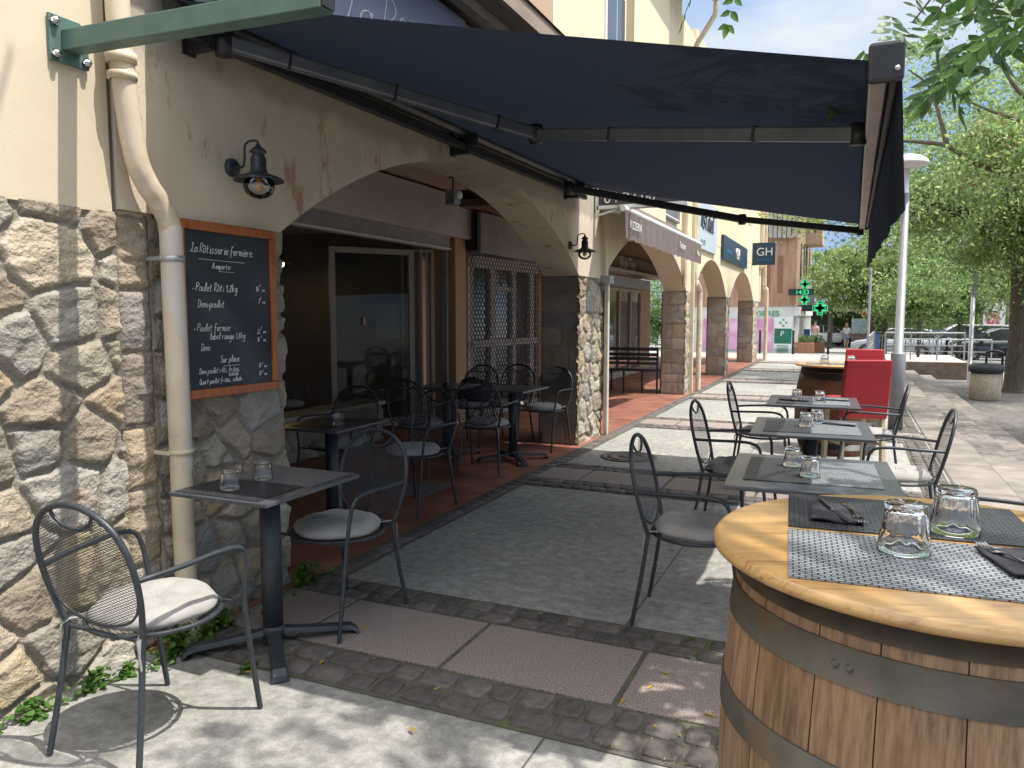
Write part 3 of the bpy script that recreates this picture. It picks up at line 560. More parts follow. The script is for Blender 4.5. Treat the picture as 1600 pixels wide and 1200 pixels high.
# shopfront 2 (glass)
w=MB(); w.box((XS-.2,12.6,2.45),(XS+.0,21.4,2.88)); w.box((XS-.3,19.45,0),(XS+.06,20.5,2.35)); w.box((XS-4,13.3,0),(XS-.3,13.5,2.88)); w.box((XS-2.4,20.6,2.0),(XS-.3,20.8,2.88)); w.build('shopfront_wall',M_peach,bs)
sf=empty('glazed_shopfront',(0,0,0),0,'glazed cream shopfront under the second arch behind the black bench','shopfront')
m=MB()
for y in (13.4,14.4,15.4,16.35,17.4,18.4,19.38): m.box((XS+.02,y,0),(XS+.09,y+.07,2.1))
m.box((XS+.02,13.4,2.03),(XS+.09,19.45,2.1)); m.box((XS+.02,13.4,0),(XS+.09,19.45,.15)); m.build('frame',M_creamf,sf)
m=MB(); m.add([(XS+.05,13.4,.1),(XS+.05,19.4,.1),(XS+.05,19.4,2.1),(XS+.05,13.4,2.1)],[(0,1,2,3)]); m.build('glass_pane',M_darkglass,sf)
m=MB(); m.box((XS+.05,12.6,2.11),(XS+.32,19.4,2.34)); m.build('shutter_housing',M_galv,sf); m=MB(); m.box((XS+.05,12.6,2.45),(XS+.28,21.2,2.52)); m.build('moulding',M_creamf,sf)
bl=empty('shop_name_board',(0,0,0),0,'brown wooden shop name board with pale Blue Tea lettering under the second arch','sign')
m=MB(); m.box((XS+.03,14.8,2.53),(XS+.10,21.2,2.87)); m.build('board',M_wood,bl)
text('lettering','Blue Tea',.40,XP((XS+.105,17.3,2.57)),pm('letter_cream',(.62,.55,.45)),bl)
#==================================================================== FIXTURES
# downpipes
dp=empty('drainpipe',(0,0,0),0,'cream drainpipe bending in front of the stone joint beside the blackboard','drainpipe')
pts=cat([(-2.70,2.22,4.2),(-2.70,2.235,2.9),(-2.70,2.25,2.45),(-2.70,2.29,2.14),(-2.695,2.34,2.02),(-2.69,2.395,1.95),(-2.685,2.435,1.86),(-2.685,2.44,1.70),(-2.68,2.44,1.2),(-2.68,2.445,.02)],6)
MB().tube(pts,.046,18).build('pipe',M_pipe,dp)
m=MB(); m.lathe([(.046,-.02),(.058,-.018),(.060,0),(.058,.018),(.046,.02)],(-2.70,2.243,2.50),18); m.lathe([(.046,-.016),(.057,-.012),(.057,.012),(.046,.016)],(-2.70,2.245,2.43),18); m.build('pipe_collar',M_pipe,dp)
m=MB(); m.lathe([(.047,-.012),(.053,-.012),(.053,.012),(.047,.012)],(-2.683,2.44,1.72),18); m.box((-2.775,2.385,1.712),(-2.69,2.405,1.728)); m.build('clamp',M_zinc,dp)
m=MB(); m.lathe([(.047,-.01),(.054,-.01),(.054,.01),(.047,.01)],(-2.68,2.445,.88),18); m.box((-2.775,2.38,.873),(-2.68,2.40,.887)); m.build('clamp',M_pipe,dp)
MB().tube([(-2.683,2.44,1.86),(-2.68,2.445,.80)],.0475,18).build('pipe_sleeve',pm('pipe_grey_cream',(.62,.56,.48),(.55,.49,.42),rough=.5,scale=4),dp)
dp2=empty('drainpipe',(0,0,0),0,'white square drainpipe on the far edge of the second stone pier','drainpipe')
MB().box((X0+.03,8.95,0),(X0+.085,9.01,1.92)).build('pipe',MATS['pipe_grey_cream'],dp2,bevel=.01); MB().box((X0-.02,8.88,1.86),(X0+.12,9.06,1.95)).build('pipe_head',M_galv,dp2)
dp3=empty('drainpipe',(0,0,0),0,'cream drainpipe bending out at the third stone pier','drainpipe')
MB().tube(cat([(X0+.05,14.66,6.2),(X0+.05,14.66,2.35),(X0+.07,14.75,2.1),(X0+.09,15.0,1.95),(X0+.09,15.02,1.7),(X0+.09,15.02,.02)],5),.05,12).build('pipe',M_pipe,dp3)
MB().tube([(X0+.09,15.02,.9),(X0+.09,15.02,.94)],.058,12).build('clamp',M_pipe,dp3)
dp4=empty('drainpipe',(0,0,0),0,'cream drainpipe at the far end corner of the arcade','drainpipe')
MB().tube(cat([(X0+.16,26.2,5.2),(X0+.16,26.2,2.5),(X0+.22,26.35,2.2),(X0+.22,26.35,.02)],5),.06,10).build('pipe',M_pipe,dp4)
# green bracket
gb=empty('green_bracket_arm',(0,0,0),0,'green steel arm bolted to the cream wall above the rubble stone','bracket')
MB().prism([(X0+.0,1.99,2.43),(X0+.0,2.15,2.43),(X0+.0,2.15,2.50),(X0+.0,2.12,2.60),(X0+.0,1.99,2.60)],(.012,0,0)).build('wall_plate',M_green,gb,bevel=.002)
MB().bar((X0+.012,2.075,2.515),(-1.55,2.055,2.475),.075,.075).build('arm',M_green,gb,bevel=.004)
MB().bar((-1.551,2.055,2.475),(-1.54,2.055,2.474),.06,.06).build('end_cap',M_black,gb)
for (y,z) in ((2.01,2.575),(2.01,2.455),(2.135,2.455)):
    MB().lathe([(0,.026),(.011,.026),(.013,.012),(.019,.012),(.019,.012),(.019,0)],(X0+.01,y,z),6,'x').build('bolt',M_steel,gb)
m=MB(); m.box((X0,2.26,2.86),(X0+.05,2.33,2.93)); tag(m.build('alarm_box',pm('red_plastic',(.4,.02,.03),rough=.4),bevel=.006),'small red box on the wall beside the top of the drainpipe','alarm')
# wall lamps
def wall_lamp():
    e=empty('wall_lantern',(0,0,0),0,'','lamp')
    MB().lathe([(0,.024),(.036,.024),(.042,.018),(.044,0),(0,0)],(0,0,0),20,'x').build('wall_plate',M_iron,e)
    MB().tube(cat([(.02,0,.0),(.07,0,.0),(.085,0,.03),(.09,0,.095),(.12,0,.115),(.165,0,.112),(.17,0,.09)],5),.006,8).build('arm',M_iron,e)
    c=(.17,0,0)
    MB().lathe([(0,.098),(.010,.098),(.012,.088),(.022,.080),(.038,.066),(.040,.058),(.024,.055),(.030,.045),(.036,.028),(.036,-.02),(.040,-.024),(.040,-.034),(.055,-.042),(.10,-.058),(.118,-.072),(.117,-.076),(.095,-.064),(.03,-.05),(0,-.048)],c,28).build('lamp_shade',M_iron,e)
    MB().lathe([(.045,-.055),(.068,-.075),(.074,-.10),(.064,-.130),(.036,-.152),(0,-.160)],c,24).build('glass_globe',glassmat('lamp_glass',(.93,.94,.92),.0,True,.06),e)
    b=MB().lathe([(0,-.05),(.012,-.05),(.012,-.068),(.02,-.085),(.022,-.10),(.012,-.118),(0,-.122)],c,14).build('bulb',pm('amber_bulb',(.55,.30,.12),(.5,.26,.1),rough=.2),e)
    return e
wlp=wall_lamp()
place(wlp,True,(X0,2.90,2.19),0,'black wall lantern with clear globe above the blackboard','lanterns on the arcade')
l2=place(wlp,False,(X0,7.78,2.22),0,'black wall lantern with clear globe above the second stone pier','lanterns on the arcade'); l2['category']='lamp'
# security light
sl=empty('floodlight',(-3.02,5.62,2.44),R(-30),'small grey floodlight hanging under the crown of the first arch','floodlight')
MB().box((-.07,-.03,-.06),(.07,.03,.06)).build('housing',M_galv,sl,bevel=.006); MB().box((-.06,-.036,-.05),(.06,-.031,.05)).build('lens',M_darkglass,sl)
MB().tube([(0,0,.06),(0,0,.16),(-.06,0,.17)],.008,6).build('bracket',M_black,sl); MB().lathe([(0,-.02),(.02,-.02),(.025,.01),(.02,.03),(0,.035)],(.10,0,0),12).build('sensor',M_white,sl)
# blackboard
M3={}
GL={'a':[[(.75,.8),(.5,1),(.15,.8),(.1,.3),(.35,0),(.7,.3),(.75,1)],[(.75,.8),(.75,.2),(.9,0)]],
'b':[[(.1,2),(.1,0)],[(.1,.6),(.4,1),(.75,.8),(.75,.3),(.4,0),(.1,.2)]],'d':[[(.75,2),(.75,.1),(.9,0)],[(.75,.7),(.4,1),(.1,.6),(.15,.1),(.45,0),(.75,.3)]],
'c':[[(.8,.8),(.45,1),(.12,.6),(.2,.1),(.55,0),(.85,.2)]],'e':[[(.1,.5),(.7,.6),(.65,.95),(.3,.95),(.1,.5),(.25,.05),(.6,0),(.85,.2)]],
'f':[[(.7,1.8),(.5,2),(.3,1.6),(.25,-.6)],[(0,.95),(.65,.95)]],'g':[[(.75,.8),(.4,1),(.1,.6),(.3,.1),(.7,.4),(.75,1),(.7,-.6),(.35,-.9),(.1,-.6)]],
'i':[[(.3,1),(.3,.1),(.5,0)],[(.3,1.4),(.32,1.45)]],'k':[[(.1,2),(.1,0)],[(.65,.95),(.12,.45),(.7,0)]],'l':[[(.1,.3),(.45,1.5),(.35,2),(.2,1.6),(.25,.2),(.5,0)]],
'm':[[(.05,1),(.05,0)],[(.05,.7),(.3,1),(.4,.7),(.4,0)],[(.4,.7),(.65,1),(.8,.7),(.8,.1),(.95,0)]],'n':[[(.1,1),(.1,0)],[(.1,.65),(.45,1),(.68,.7),(.7,.1),(.9,0)]],
'o':[[(.45,1),(.12,.6),(.2,.1),(.5,0),(.8,.4),(.7,.9),(.45,1),(.8,.9)]],'ô':[[(.45,1),(.12,.6),(.2,.1),(.5,0),(.8,.4),(.7,.9),(.45,1)],[(.2,1.3),(.45,1.6),(.7,1.3)]],
'p':[[(.1,1),(.1,-.9)],[(.1,.7),(.45,1),(.75,.7),(.65,.1),(.35,0),(.1,.25)]],'r':[[(.1,1),(.12,0)],[(.12,.6),(.35,.95),(.65,.95)]],'s':[[(.7,.9),(.4,1),(.2,.75),(.6,.4),(.6,.08),(.3,0),(.08,.1)]],
't':[[(.35,1.7),(.32,.15),(.6,0)],[(.05,1.05),(.65,1.1)]],'u':[[(.1,1),(.12,.2),(.4,0),(.7,.3),(.72,1)],[(.72,.4),(.9,0)]],'j':[[(.4,1),(.38,-.7),(.15,-.9),(.0,-.7)]],
'è':[[(.1,.5),(.7,.6),(.65,.95),(.3,.95),(.1,.5),(.25,.05),(.6,0),(.85,.2)],[(.25,1.6),(.5,1.3)]],'q':[[(.7,.8),(.35,1),(.1,.6),(.3,0),(.7,.3)],[(.7,1),(.72,-.9)]],
'L':[[(.15,1.6),(.4,2),(.4,1.2),(.2,.2),(0,0),(.3,.15),(.9,0)]],'R':[[(.1,2),(.1,0)],[(.0,1.9),(.5,2.05),(.85,1.6),(.5,1.1),(.12,1),(.9,0)]],'P':[[(.1,2),(.1,0)],[(0,1.8),(.5,2.05),(.9,1.6),(.5,1.05),(.1,.95)]],
'D':[[(.15,2),(.12,0)],[(0,1.9),(.6,1.8),(.95,1),(.6,.1),(.05,0)]],'A':[[(0,0),(.45,2),(.9,0)],[(.2,.7),(.75,.7)]],'S':[[(.8,1.8),(.45,2),(.15,1.6),(.7,.8),(.6,.1),(.05,.1)]],'Q':[[(.5,2),(.1,1.2),(.3,.1),(.8,.3),(.85,1.4),(.5,2)],[(.5,.4),(1,-.1)]],
'1':[[(.1,1.2),(.4,1.7),(.4,0)]],'2':[[(.1,1.4),(.4,1.7),(.65,1.3),(.1,.05),(.75,.05)]],'4':[[(.45,1.7),(.05,.6),(.75,.6)],[(.5,1.1),(.5,0)]],'7':[[(.05,1.6),(.7,1.6),(.3,0)]],'8':[[(.4,.9),(.1,1.3),(.4,1.7),(.65,1.3),(.4,.9),(.05,.45),(.4,0),(.7,.45),(.4,.9)]],
'5':[[(.65,1.65),(.15,1.65),(.12,1),(.55,.95),(.6,.3),(.1,.05)]],'0':[[(.35,.8),(.08,.4),(.35,0),(.6,.4),(.35,.8)]],',':[[(.25,.1),(.15,-.25)]],'.':[[(.15,.0),(.22,.03)]],'-':[[(.05,.5),(.6,.5)]],'€':[[(.5,1.0),(.2,.8),(.2,.3),(.5,.1)],[(0,.6),(.4,.6)]],"'":[[(.2,2),(.15,1.6)]],
'v':[[(.1,1),(.35,0),(.7,1)]],' ':[]}
def hand(mb,s,o,sz,x_,z_,n_,r=.0016,slant=.18,rr=random.Random(5),adv=1.0):
    o=Vector(o); x=0
    for ch in s:
        for stq in GL.get(ch,[]):
            P=[]
            for (a,b) in stq: P.append(o+Vector(x_)*((x+a+slant*b+rr.uniform(-.03,.03))*sz)+Vector(z_)*((b+rr.uniform(-.04,.04))*sz)+Vector(n_)*.0012)
            if len(P)>2: P=cat(P,4)
            mb.tube(P,r*rr.uniform(.85,1.15),4,flat=1)
        x+=(1.02 if ch not in " i.,1l'-" else .62)*adv
    return x*sz
bb=empty('blackboard_menu',(-2.735,2.82,1.5),R(0),'orange wood framed blackboard with handwritten rotisserie menu hung on the stone pier','blackboard')
BW,BH=.63,.81; bt=R(1)
m=MB(); fw=.042
for (a,b,c_,d) in ((-BW/2,BW/2,BH/2-fw,BH/2),(-BW/2,BW/2,-BH/2,-BH/2+fw),(-BW/2,-BW/2+fw,-BH/2+fw,BH/2-fw),(BW/2-fw,BW/2,-BH/2+fw,BH/2-fw)): m.box((-.012,a,c_),(.018,b,d))
m.build('frame',M_frame,bb,bevel=.004)
MB().box((-.010,-BW/2+.04,-BH/2+.04),(.006,BW/2-.04,BH/2-.04)).build('board',M_board,bb)
cm=MB(); Yv=(0,1,0); Zv=(0,0,1); Nv=(1,0,0)
def wr(s,y,z,sz,r=.0013,adv=1.0): return hand(cm,s,(.0065,y,z),sz*1.06,Yv,Zv,Nv,r*1.25,adv=adv*.93)
wr('.La Rôtisserie fermière.',-.245,.265,.0195,.0016,.98); cm.tube([(.007,-.19,.235),(.007,.10,.232)],.0013,4)
wr('A emporter',-.11,.195,.0125); cm.tube([(.007,-.07,.183),(.007,.03,.183)],.001,4)
wr('- Poulet Rôti 1,2kg',-.235,.09,.0175,.0015); wr('14',.17,.095,.014); wr('€',.198,.12,.010); wr('00',.215,.098,.011)
wr('Demi-poulet',-.205,.015,.0165); wr('7',.185,.035,.013); wr('€',.2,.058,.010); wr('00',.215,.037,.011)
wr('- Poulet fermier',-.235,-.095,.0165); wr('label rouge 1,8kg',-.14,-.135,.0155); wr('22',.17,-.115,.013); wr('€',.2,-.09,.010); wr('00',.215,-.112,.011)
wr('Demi',-.195,-.185,.0155); wr('15',.17,-.155,.012); wr('€',.2,-.135,.009); wr('00',.215,-.153,.010)
wr('Sur place',-.08,-.245,.0150); cm.tube([(.007,-.06,-.262),(.007,.05,-.262)],.001,4)
wr('. Demi poulet rôti, frites,',-.225,-.292,.0125,.0011,.95); wr('salade',-.03,-.312,.0115,.0011); wr('15',.175,-.285,.012); wr('€',.2,-.27,.009); wr('00',.215,-.285,.010)
wr('. Quart poulet frites, salade',-.225,-.34,.0115,.0011,.95); wr('11',.175,-.325,.012); wr('€',.2,-.31,.009); wr('00',.215,-.325,.010)
cm.build('chalk_writing',M_chalk,bb,fix=False)

# awning
def fabric():
    m,nt,b=node_mat('awning_fabric'); N=nt.nodes; L=nt.links; b.inputs['Base Color'].default_value=(.012,.016,.026,1); b.inputs['Roughness'].default_value=.9
    t=N.new('ShaderNodeTexCoord'); w=N.new('ShaderNodeTexNoise'); w.inputs['Scale'].default_value=700; L.new(t.outputs['Object'],w.inputs['Vector']); bp=N.new('ShaderNodeBump'); bp.inputs['Strength'].default_value=.2; bp.inputs['Distance'].default_value=.001; L.new(w.outputs['Fac'],bp.inputs['Height']); L.new(bp.outputs['Normal'],b.inputs['Normal'])
    tr=N.new('ShaderNodeBsdfTranslucent'); tr.inputs['Color'].default_value=(.0065,.0095,.016,1); ms=N.new('ShaderNodeMixShader'); ms.inputs['Fac'].default_value=.4
    L.new(b.outputs['BSDF'],ms.inputs[1]); L.new(tr.outputs['BSDF'],ms.inputs[2]); L.new(ms.outputs['Shader'],N['Material Output'].inputs['Surface']); return m
M_fab=fabric()
aw=empty('folding_arm_awning',(0,0,0),0,'large dark navy folding arm awning shading the restaurant front','awning')
FN=Vector((.045,2.41,2.18)); FF=Vector((.065,8.06,2.335)); WN=Vector((-2.64,2.44,2.79)); WF=Vector((-2.64,8.10,2.862))
nu,nv=24,30; V=[]
for i in range(nu+1):
    for j in range(nv+1):
        u,v=i/nu,j/nv; p=(WN*(1-v)+WF*v)*(1-u)+(FN*(1-v)+FF*v)*u; p=Vector(p); p.z-=.008*math.sin(PI*u)*(1+.15*math.sin(v*PI)); V.append(p)
F=[(i*(nv+1)+j,(i+1)*(nv+1)+j,(i+1)*(nv+1)+j+1,i*(nv+1)+j+1) for i in range(nu) for j in range(nv)]
o=MB().add(V,F,True).build('awning_cloth',M_fab,aw,fix=False)
# front bar
fb=MB(); fb.bar(FN+Vector((.0,.0,-.01)),FF+Vector((0,0,-.01)),.05,.09); fb.build('front_bar',pm('aluminium_profile',(.42,.40,.38),(.30,.29,.28),rough=.4,metal=.6,scale=5),aw,bevel=.006)
MB().bar(FN+Vector((.044,-.01,.0)),FF+Vector((.044,.01,.0)),.034,.07).build('front_cover',M_black,aw,bevel=.012)
e=MB(); e.obox(FN+Vector((.018,-.012,-.008)),(.046,0,0),(0,.012,0),(0,0,.056)); e.build('end_cap',M_black,aw,bevel=.02); MB().lathe([(0,-.010),(.006,-.008),(.009,0)],FN+Vector((.045,-.024,-.03)),10,'y').build('screw',M_steel,aw)
e=MB(); e.lathe([(0,-.012),(.055,-.012),(.055,.015),(0,.015)],FF+Vector((.02,.01,0)),18,'y'); e.build('end_cap',M_black,aw)
# valance
V=[]; n=60
for j in range(n+1):
    v=j/n; p=FN*(1-v)+FF*v
    hgt=.38+.02*v
    for k in range(6):
        q=k/5; V.append((p.x+.058+.022*q*(1-v)+.006*math.sin(v*38)*q+.003*math.sin(v*91)*q,p.y,p.z-.02-hgt*q))
F=[(j*6+k,(j+1)*6+k,(j+1)*6+k+1,j*6+k+1) for j in range(n) for k in range(5)]
o=MB().add(V,F,True).build('valance',M_fab,aw,fix=False)
# wall bar, roller, brackets
b=MB(); b.bar((-2.66,2.5,2.695),(-2.66,7.95,2.735),.045,.045); b.build('torsion_bar',M_black,aw,bevel=.003)
b=MB(); b.prism([(X0+.001,2.44,2.93),(-2.60,2.44,2.86),(-2.58,2.44,2.80),(-2.585,2.44,2.87),(X0+.001,2.44,2.945)],(0,5.66,.04)); b.build('light_block_strip',M_black,aw)  # unseen black strip added to stop sun leaking between roller and wall
b=MB(); b.tube([WN+Vector((-.02,.02,-.0)),WF+Vector((-.02,-.02,-.0))],.045,14); b.tube([(-2.70,2.5,2.75),(-2.70,7.95,2.79)],.012,8); b.build('roller_tube',M_black,aw)
for y in (2.66,5.15,7.62):
    z=2.69+.0073*(y-2.5)
    b=MB(); b.box((X0+.0,y-.035,z-.05),(X0+.012,y+.035,z+.16)); b.box((X0+.012,y-.02,z-.04),(-2.63,y+.02,z+.04)); b.box((-2.72,y-.012,z+.02),(-2.56,y+.012,z+.20)); b.build('wall_bracket',M_black,aw)
M_arm=pm('arm_grey',(.10,.115,.135),(.14,.155,.175),rough=.38,metal=.3,scale=8)
def arm(sh,elb,end,mat,par):
    e=empty('folding_arm'); e.parent=par
    sh,elb,end=map(Vector,(sh,elb,end))
    MB().bar(sh,elb,.05,.07).build('upper_arm',mat,e,bevel=.012); MB().bar(elb,end,.045,.06).build('forearm',mat,e,bevel=.01)
    MB().lathe([(0,-.05),(.035,-.05),(.04,-.03),(.04,.03),(.035,.05),(0,.05)],elb,14).build('elbow_joint',M_black,e); MB().lathe([(0,-.06),(.04,-.06),(.04,.06),(0,.06)],sh,14).build('shoulder_joint',M_black,e); MB().lathe([(0,-.04),(.03,-.04),(.03,.04),(0,.04)],end,12).build('end_joint',M_black,e)
    m=MB()
    for q in (.18,.5,.85): m.bar(sh.lerp(elb,q-.004),sh.lerp(elb,q+.004),.056,.076)
    for q in (.3,.75): m.bar(elb.lerp(end,q-.004),elb.lerp(end,q+.004),.05,.066)
    m.build('cable_clip',M_black,e)
arm((-2.62,2.72,2.70),(-1.60,3.93,2.455),(.0,3.3,2.175),M_arm,aw)
arm((-2.62,7.3,2.74),(-1.02,7.92,2.42),(.05,8.0,2.27),M_black,aw)
# sign above the awning
sg=empty('restaurant_sign',(0,0,0),0,'blue grey sign with white script above the dark awning','sign')
MB().box((X0+.01,3.1,3.0),(X0+.07,5.25,3.66)).build('board',pm('sign_blue_grey',(.20,.22,.32),(.18,.20,.29),rough=.5,scale=2),sg,bevel=.004)
m=MB()
hand(m,'La Rôtisserie',(X0+.071,3.72,3.13),.155,(0,1,0),(0,0,1),(1,0,0),.006,slant=.25,adv=.9); m.build('script_lettering',M_white,sg,fix=False)
MB().lathe([(0,0),(.30,0),(.30,.004),(0,.004)],(X0+.071,3.2,3.42),40,'x').build('red_roundel',M_red,sg); MB().lathe([(0,0),(.25,0),(.25,.004),(0,.004)],(X0+.0755,3.2,3.42),40,'x').build('yellow_roundel',pm('yellow_paint',(.65,.52,.22)),sg)
# phone number sign, projecting
ph=empty('telephone_sign',(0,0,0),0,'dark projecting sign with phone number behind the awning far end','sign')
MB().box((-2.72,8.62,2.74),(-1.72,8.66,3.2)).build('board',pm('sign_dark_brown',(.05,.045,.05),(.06,.055,.06)),ph)
m=MB(); m.box((-2.74,8.61,2.70),(-1.70,8.67,2.737)); m.box((-2.76,8.61,2.70),(-2.725,8.67,3.25)); m.build('frame',M_white,ph)
text('lettering','04 92 00',.17,YN((-2.66,8.618,2.762)),M_white,ph,ext=.001)
MB().tube([(X0,8.64,2.62),(-2.5,8.64,2.69),(-1.9,8.64,2.70)],.014,6).build('support_arm',M_white,ph)
# brown awning of the neighbour
ba=empty('brown_shop_awning',(0,0,0),0,'brown awning with scalloped valance lettered PIZZERIA over the second arch','awning')
m=MB(); m.add([(X0+.05,8.9,2.95),(-2.40,8.45,2.68),(-2.40,13.2,2.68),(X0+.05,12.6,2.95)],[(0,1,2,3)]); m.build('awning_cloth',pm('brown_canvas',(.12,.095,.085),(.10,.08,.07),rough=.9,scale=5),ba,fix=False)
MB().tube([(-2.38,8.43,2.67),(-2.38,13.25,2.67)],.035,12).build('front_tube',M_white,ba)
V=[];n=90
for j in range(n+1):
    v=j/n; y=8.45+4.75*v
    for k in range(4): V.append((-2.355+.014*math.sin(v*90+k*.3)*(k/3),y,2.645-.30*k/3-(.012*abs(math.sin(v*14*PI/1.0)) if k==3 else 0)))
m=MB().add(V,[(j*4+k,(j+1)*4+k,(j+1)*4+k+1,j*4+k+1) for j in range(n) for k in range(3)],True); m.build('valance',pm('brown_canvas_valance',(.16,.125,.115),(.12,.095,.09),rough=.9,scale=4,stretch=(1,6,1)),ba,fix=False)
text('lettering','PIZZERIA',.13,XP((-2.325,8.55,2.46)),M_white,ba,ext=.001); text('lettering','Traiteur',.13,XP((-2.325,11.3,2.46)),M_white,ba,ext=.001); text('lettering','Plats',.11,XP((-2.325,12.7,2.45)),M_white,ba,ext=.001)
MB().bar((X0+.02,8.9,2.72),(-2.42,8.55,2.64),.03,.03).build('folding_arm',M_galv,ba)
# dark + curly + navy signs
s1=empty('dark_shop_sign',(0,0,0),0,'plain dark grey sign panel above the brown awning','sign'); MB().box((X0+.0,9.5,3.02),(X0+.05,13.2,3.75)).build('panel',pm('dark_grey_panel',(.16,.17,.19),(.14,.15,.17),rough=.4),s1)
MB().box((X0+.05,9.55,3.05),(X0+.056,13.1,3.07)).build('trim',M_white,s1)
s2=empty('pale_script_sign',(0,0,0),0,'pale blue sign panel with curling dark ironwork script','sign'); MB().box((X0+.0,14.75,2.78),(X0+.05,17.1,3.75)).build('panel',pm('pale_blue_panel',(.52,.58,.66),(.48,.54,.62),rough=.4),s2)
m=MB(); hand(m,'Institut',(X0+.06,14.9,3.18),.24,(0,1,0),(0,0,1),(1,0,0),.014,adv=.95); m.build('script_lettering',pm('iron_letters',(.08,.09,.11)),s2,fix=False)
text('lettering','BEAUTE',.15,XP((X0+.055,15.2,2.86)),pm('sign_slate',(.2,.24,.3)),s2,ext=.001)
s3=empty('navy_shop_sign',(0,0,0),0,'navy blue sign with white block letters over the last arches','sign'); MB().box((X0+.01,18.0,2.76),(X0+.07,22.3,3.30)).build('panel',pm('navy_panel',(.015,.04,.085),(.02,.05,.10),rough=.35),s3)
text('lettering','GH',.40,XP((X0+.08,20.0,2.88)),M_white,s3,ext=.02); text('small_lettering','immobilier',.17,XP((X0+.075,18.5,2.92)),pm('bright_blue',(.03,.20,.60)),s3,ext=.001)
s4=empty('projecting_navy_sign',(0,0,0),0,'navy projecting sign with white letters GH at the arcade corner','sign'); MB().box((-2.77,24.0,2.96),(-2.12,24.08,3.62)).build('panel',MATS['navy_panel'],s4,bevel=.004)
text('lettering','GH',.33,YN((-2.66,23.995,3.24)),M_white,s4,ext=.003); text('small_lettering','immobilier',.10,YN((-2.64,23.995,3.09)),MATS['bright_blue'],s4,ext=.001)
# bench under the arcade
bc=empty('slatted_bench',(-3.75,14.05,0),0,'black metal slatted bench under the second arch against the stone pier','bench')
m=MB()
for i,z in enumerate((.84,.74,.66,.58)): m.box((-.50,-.02,z-.03),(.50,.0,z+.03 if i<3 else z+.02))
m.build('backrest',M_black,bc); m=MB()
for i in range(5): m.box((-.5,.03+.085*i,.42),(.5,.10+.085*i,.445))
m.build('seat',M_black,bc)
for x in (-.48,-.15,.2,.48): MB().bar((x,-.03,0),(x,-.01,.86 if abs(x)>.4 else .45),.035,.035).build('leg',M_black,bc)
for x in (-.48,.48): MB().bar((x,.42,0),(x,.42,.43),.035,.035).build('leg',M_black,bc)
bc.rotation_euler=(0,0,R(4))
# pendant lamps inside
pl=empty('pendant_lamp',(-6.2,5.85,0),0,'','lamp')
MB().tube([(0,0,2.62),(0,0,2.05)],.004,6).build('cord',M_black,pl); MB().lathe([(0,2.06),(.02,2.05),(.03,2.0),(.13,1.965),(.135,1.96),(.03,1.985),(0,1.99)],(0,0,0),24).build('lamp_shade',pm('brass_shade',(.25,.17,.08),(.2,.14,.06),rough=.4,metal=.5),pl)
MB().lathe([(0,1.99),(.022,1.975),(.028,1.95),(.018,1.925),(0,1.918)],(0,0,0),12).build('bulb',emis('warm_bulb',(1,.62,.25),14),pl)
place(pl,True,(-6.33,7.40,.14),0,'nearer brass pendant lamp glowing in the dark dining room','pendant lamps in the dining room')
o=place(pl,False,(-6.95,8.02,.0),0,'farther brass pendant lamp glowing in the dark dining room','pendant lamps in the dining room')
m=MB(); m.box((-6.9,6.1,0),(-6.1,6.5,1.25)); tag(m.build('service_counter',pm('dark_counter',(.03,.03,.03),(.045,.045,.045),rough=.4),bevel=.01),'dark service counter inside the restaurant behind the stone pier','counter')
# manhole
mh=tag(MB().lathe([(0,.010),(.10,.010),(.10,.006),(.13,.006),(.13,.010),(.22,.010),(.22,.006),(.25,.006),(.25,.0105),(.29,.0105),(.29,.001)],(-2.07,7.68,0),40).build('manhole_cover',pm('rusty_iron',(.16,.13,.11),(.10,.085,.075),rough=.8,scale=40,bump=.4)),'round iron manhole cover in the sunlit pavement near the second pier','manhole')
#==================================================================== FURNITURE
# ---- chair (faces local +x)
def mesh_wires(outline,mapf,pitch,wd,mb,dx=.012):
    # expanded metal: crossing wavy strips in (a,b) plane clipped by outline(a,b)<1
    for sgn in (1,-1):
        c=-.9
        while c<.9:
            run=[]; 
            t=-.5
            while t<=.5:
                a=t; b=c+sgn*.42*t
                if outline(a,b)<1: run.append((a,b))
                elif len(run)>1: strip(run,mapf,wd,mb); run=[]
                else: run=[]
                t+=dx
            if len(run)>1: strip(run,mapf,wd,mb)
            c+=pitch
def strip(run,mapf,wd,mb):
    V=[];F=[]
    for (a,b) in run: V.append(mapf(a,b-wd/2)); V.append(mapf(a,b+wd/2))
    for i in range(len(run)-1): F.append((2*i,2*i+2,2*i+3,2*i+1))
    mb.add(V,F)
def backx(z): # lean of the back with height
    t=(z-.44)/.45; return -.205-.105*t
def hoop_half(z): # half width of the hoop with height
    pts=[(.44,.172),(.52,.196),(.60,.212),(.68,.215),(.75,.204),(.81,.175),(.855,.125),(.882,.06),(.888,0)]
    for (a,b),(c,d) in zip(pts[:-1],pts[1:]):
        if z<=c: return b+(d-b)*(z-a)/(c-a)
    return 0
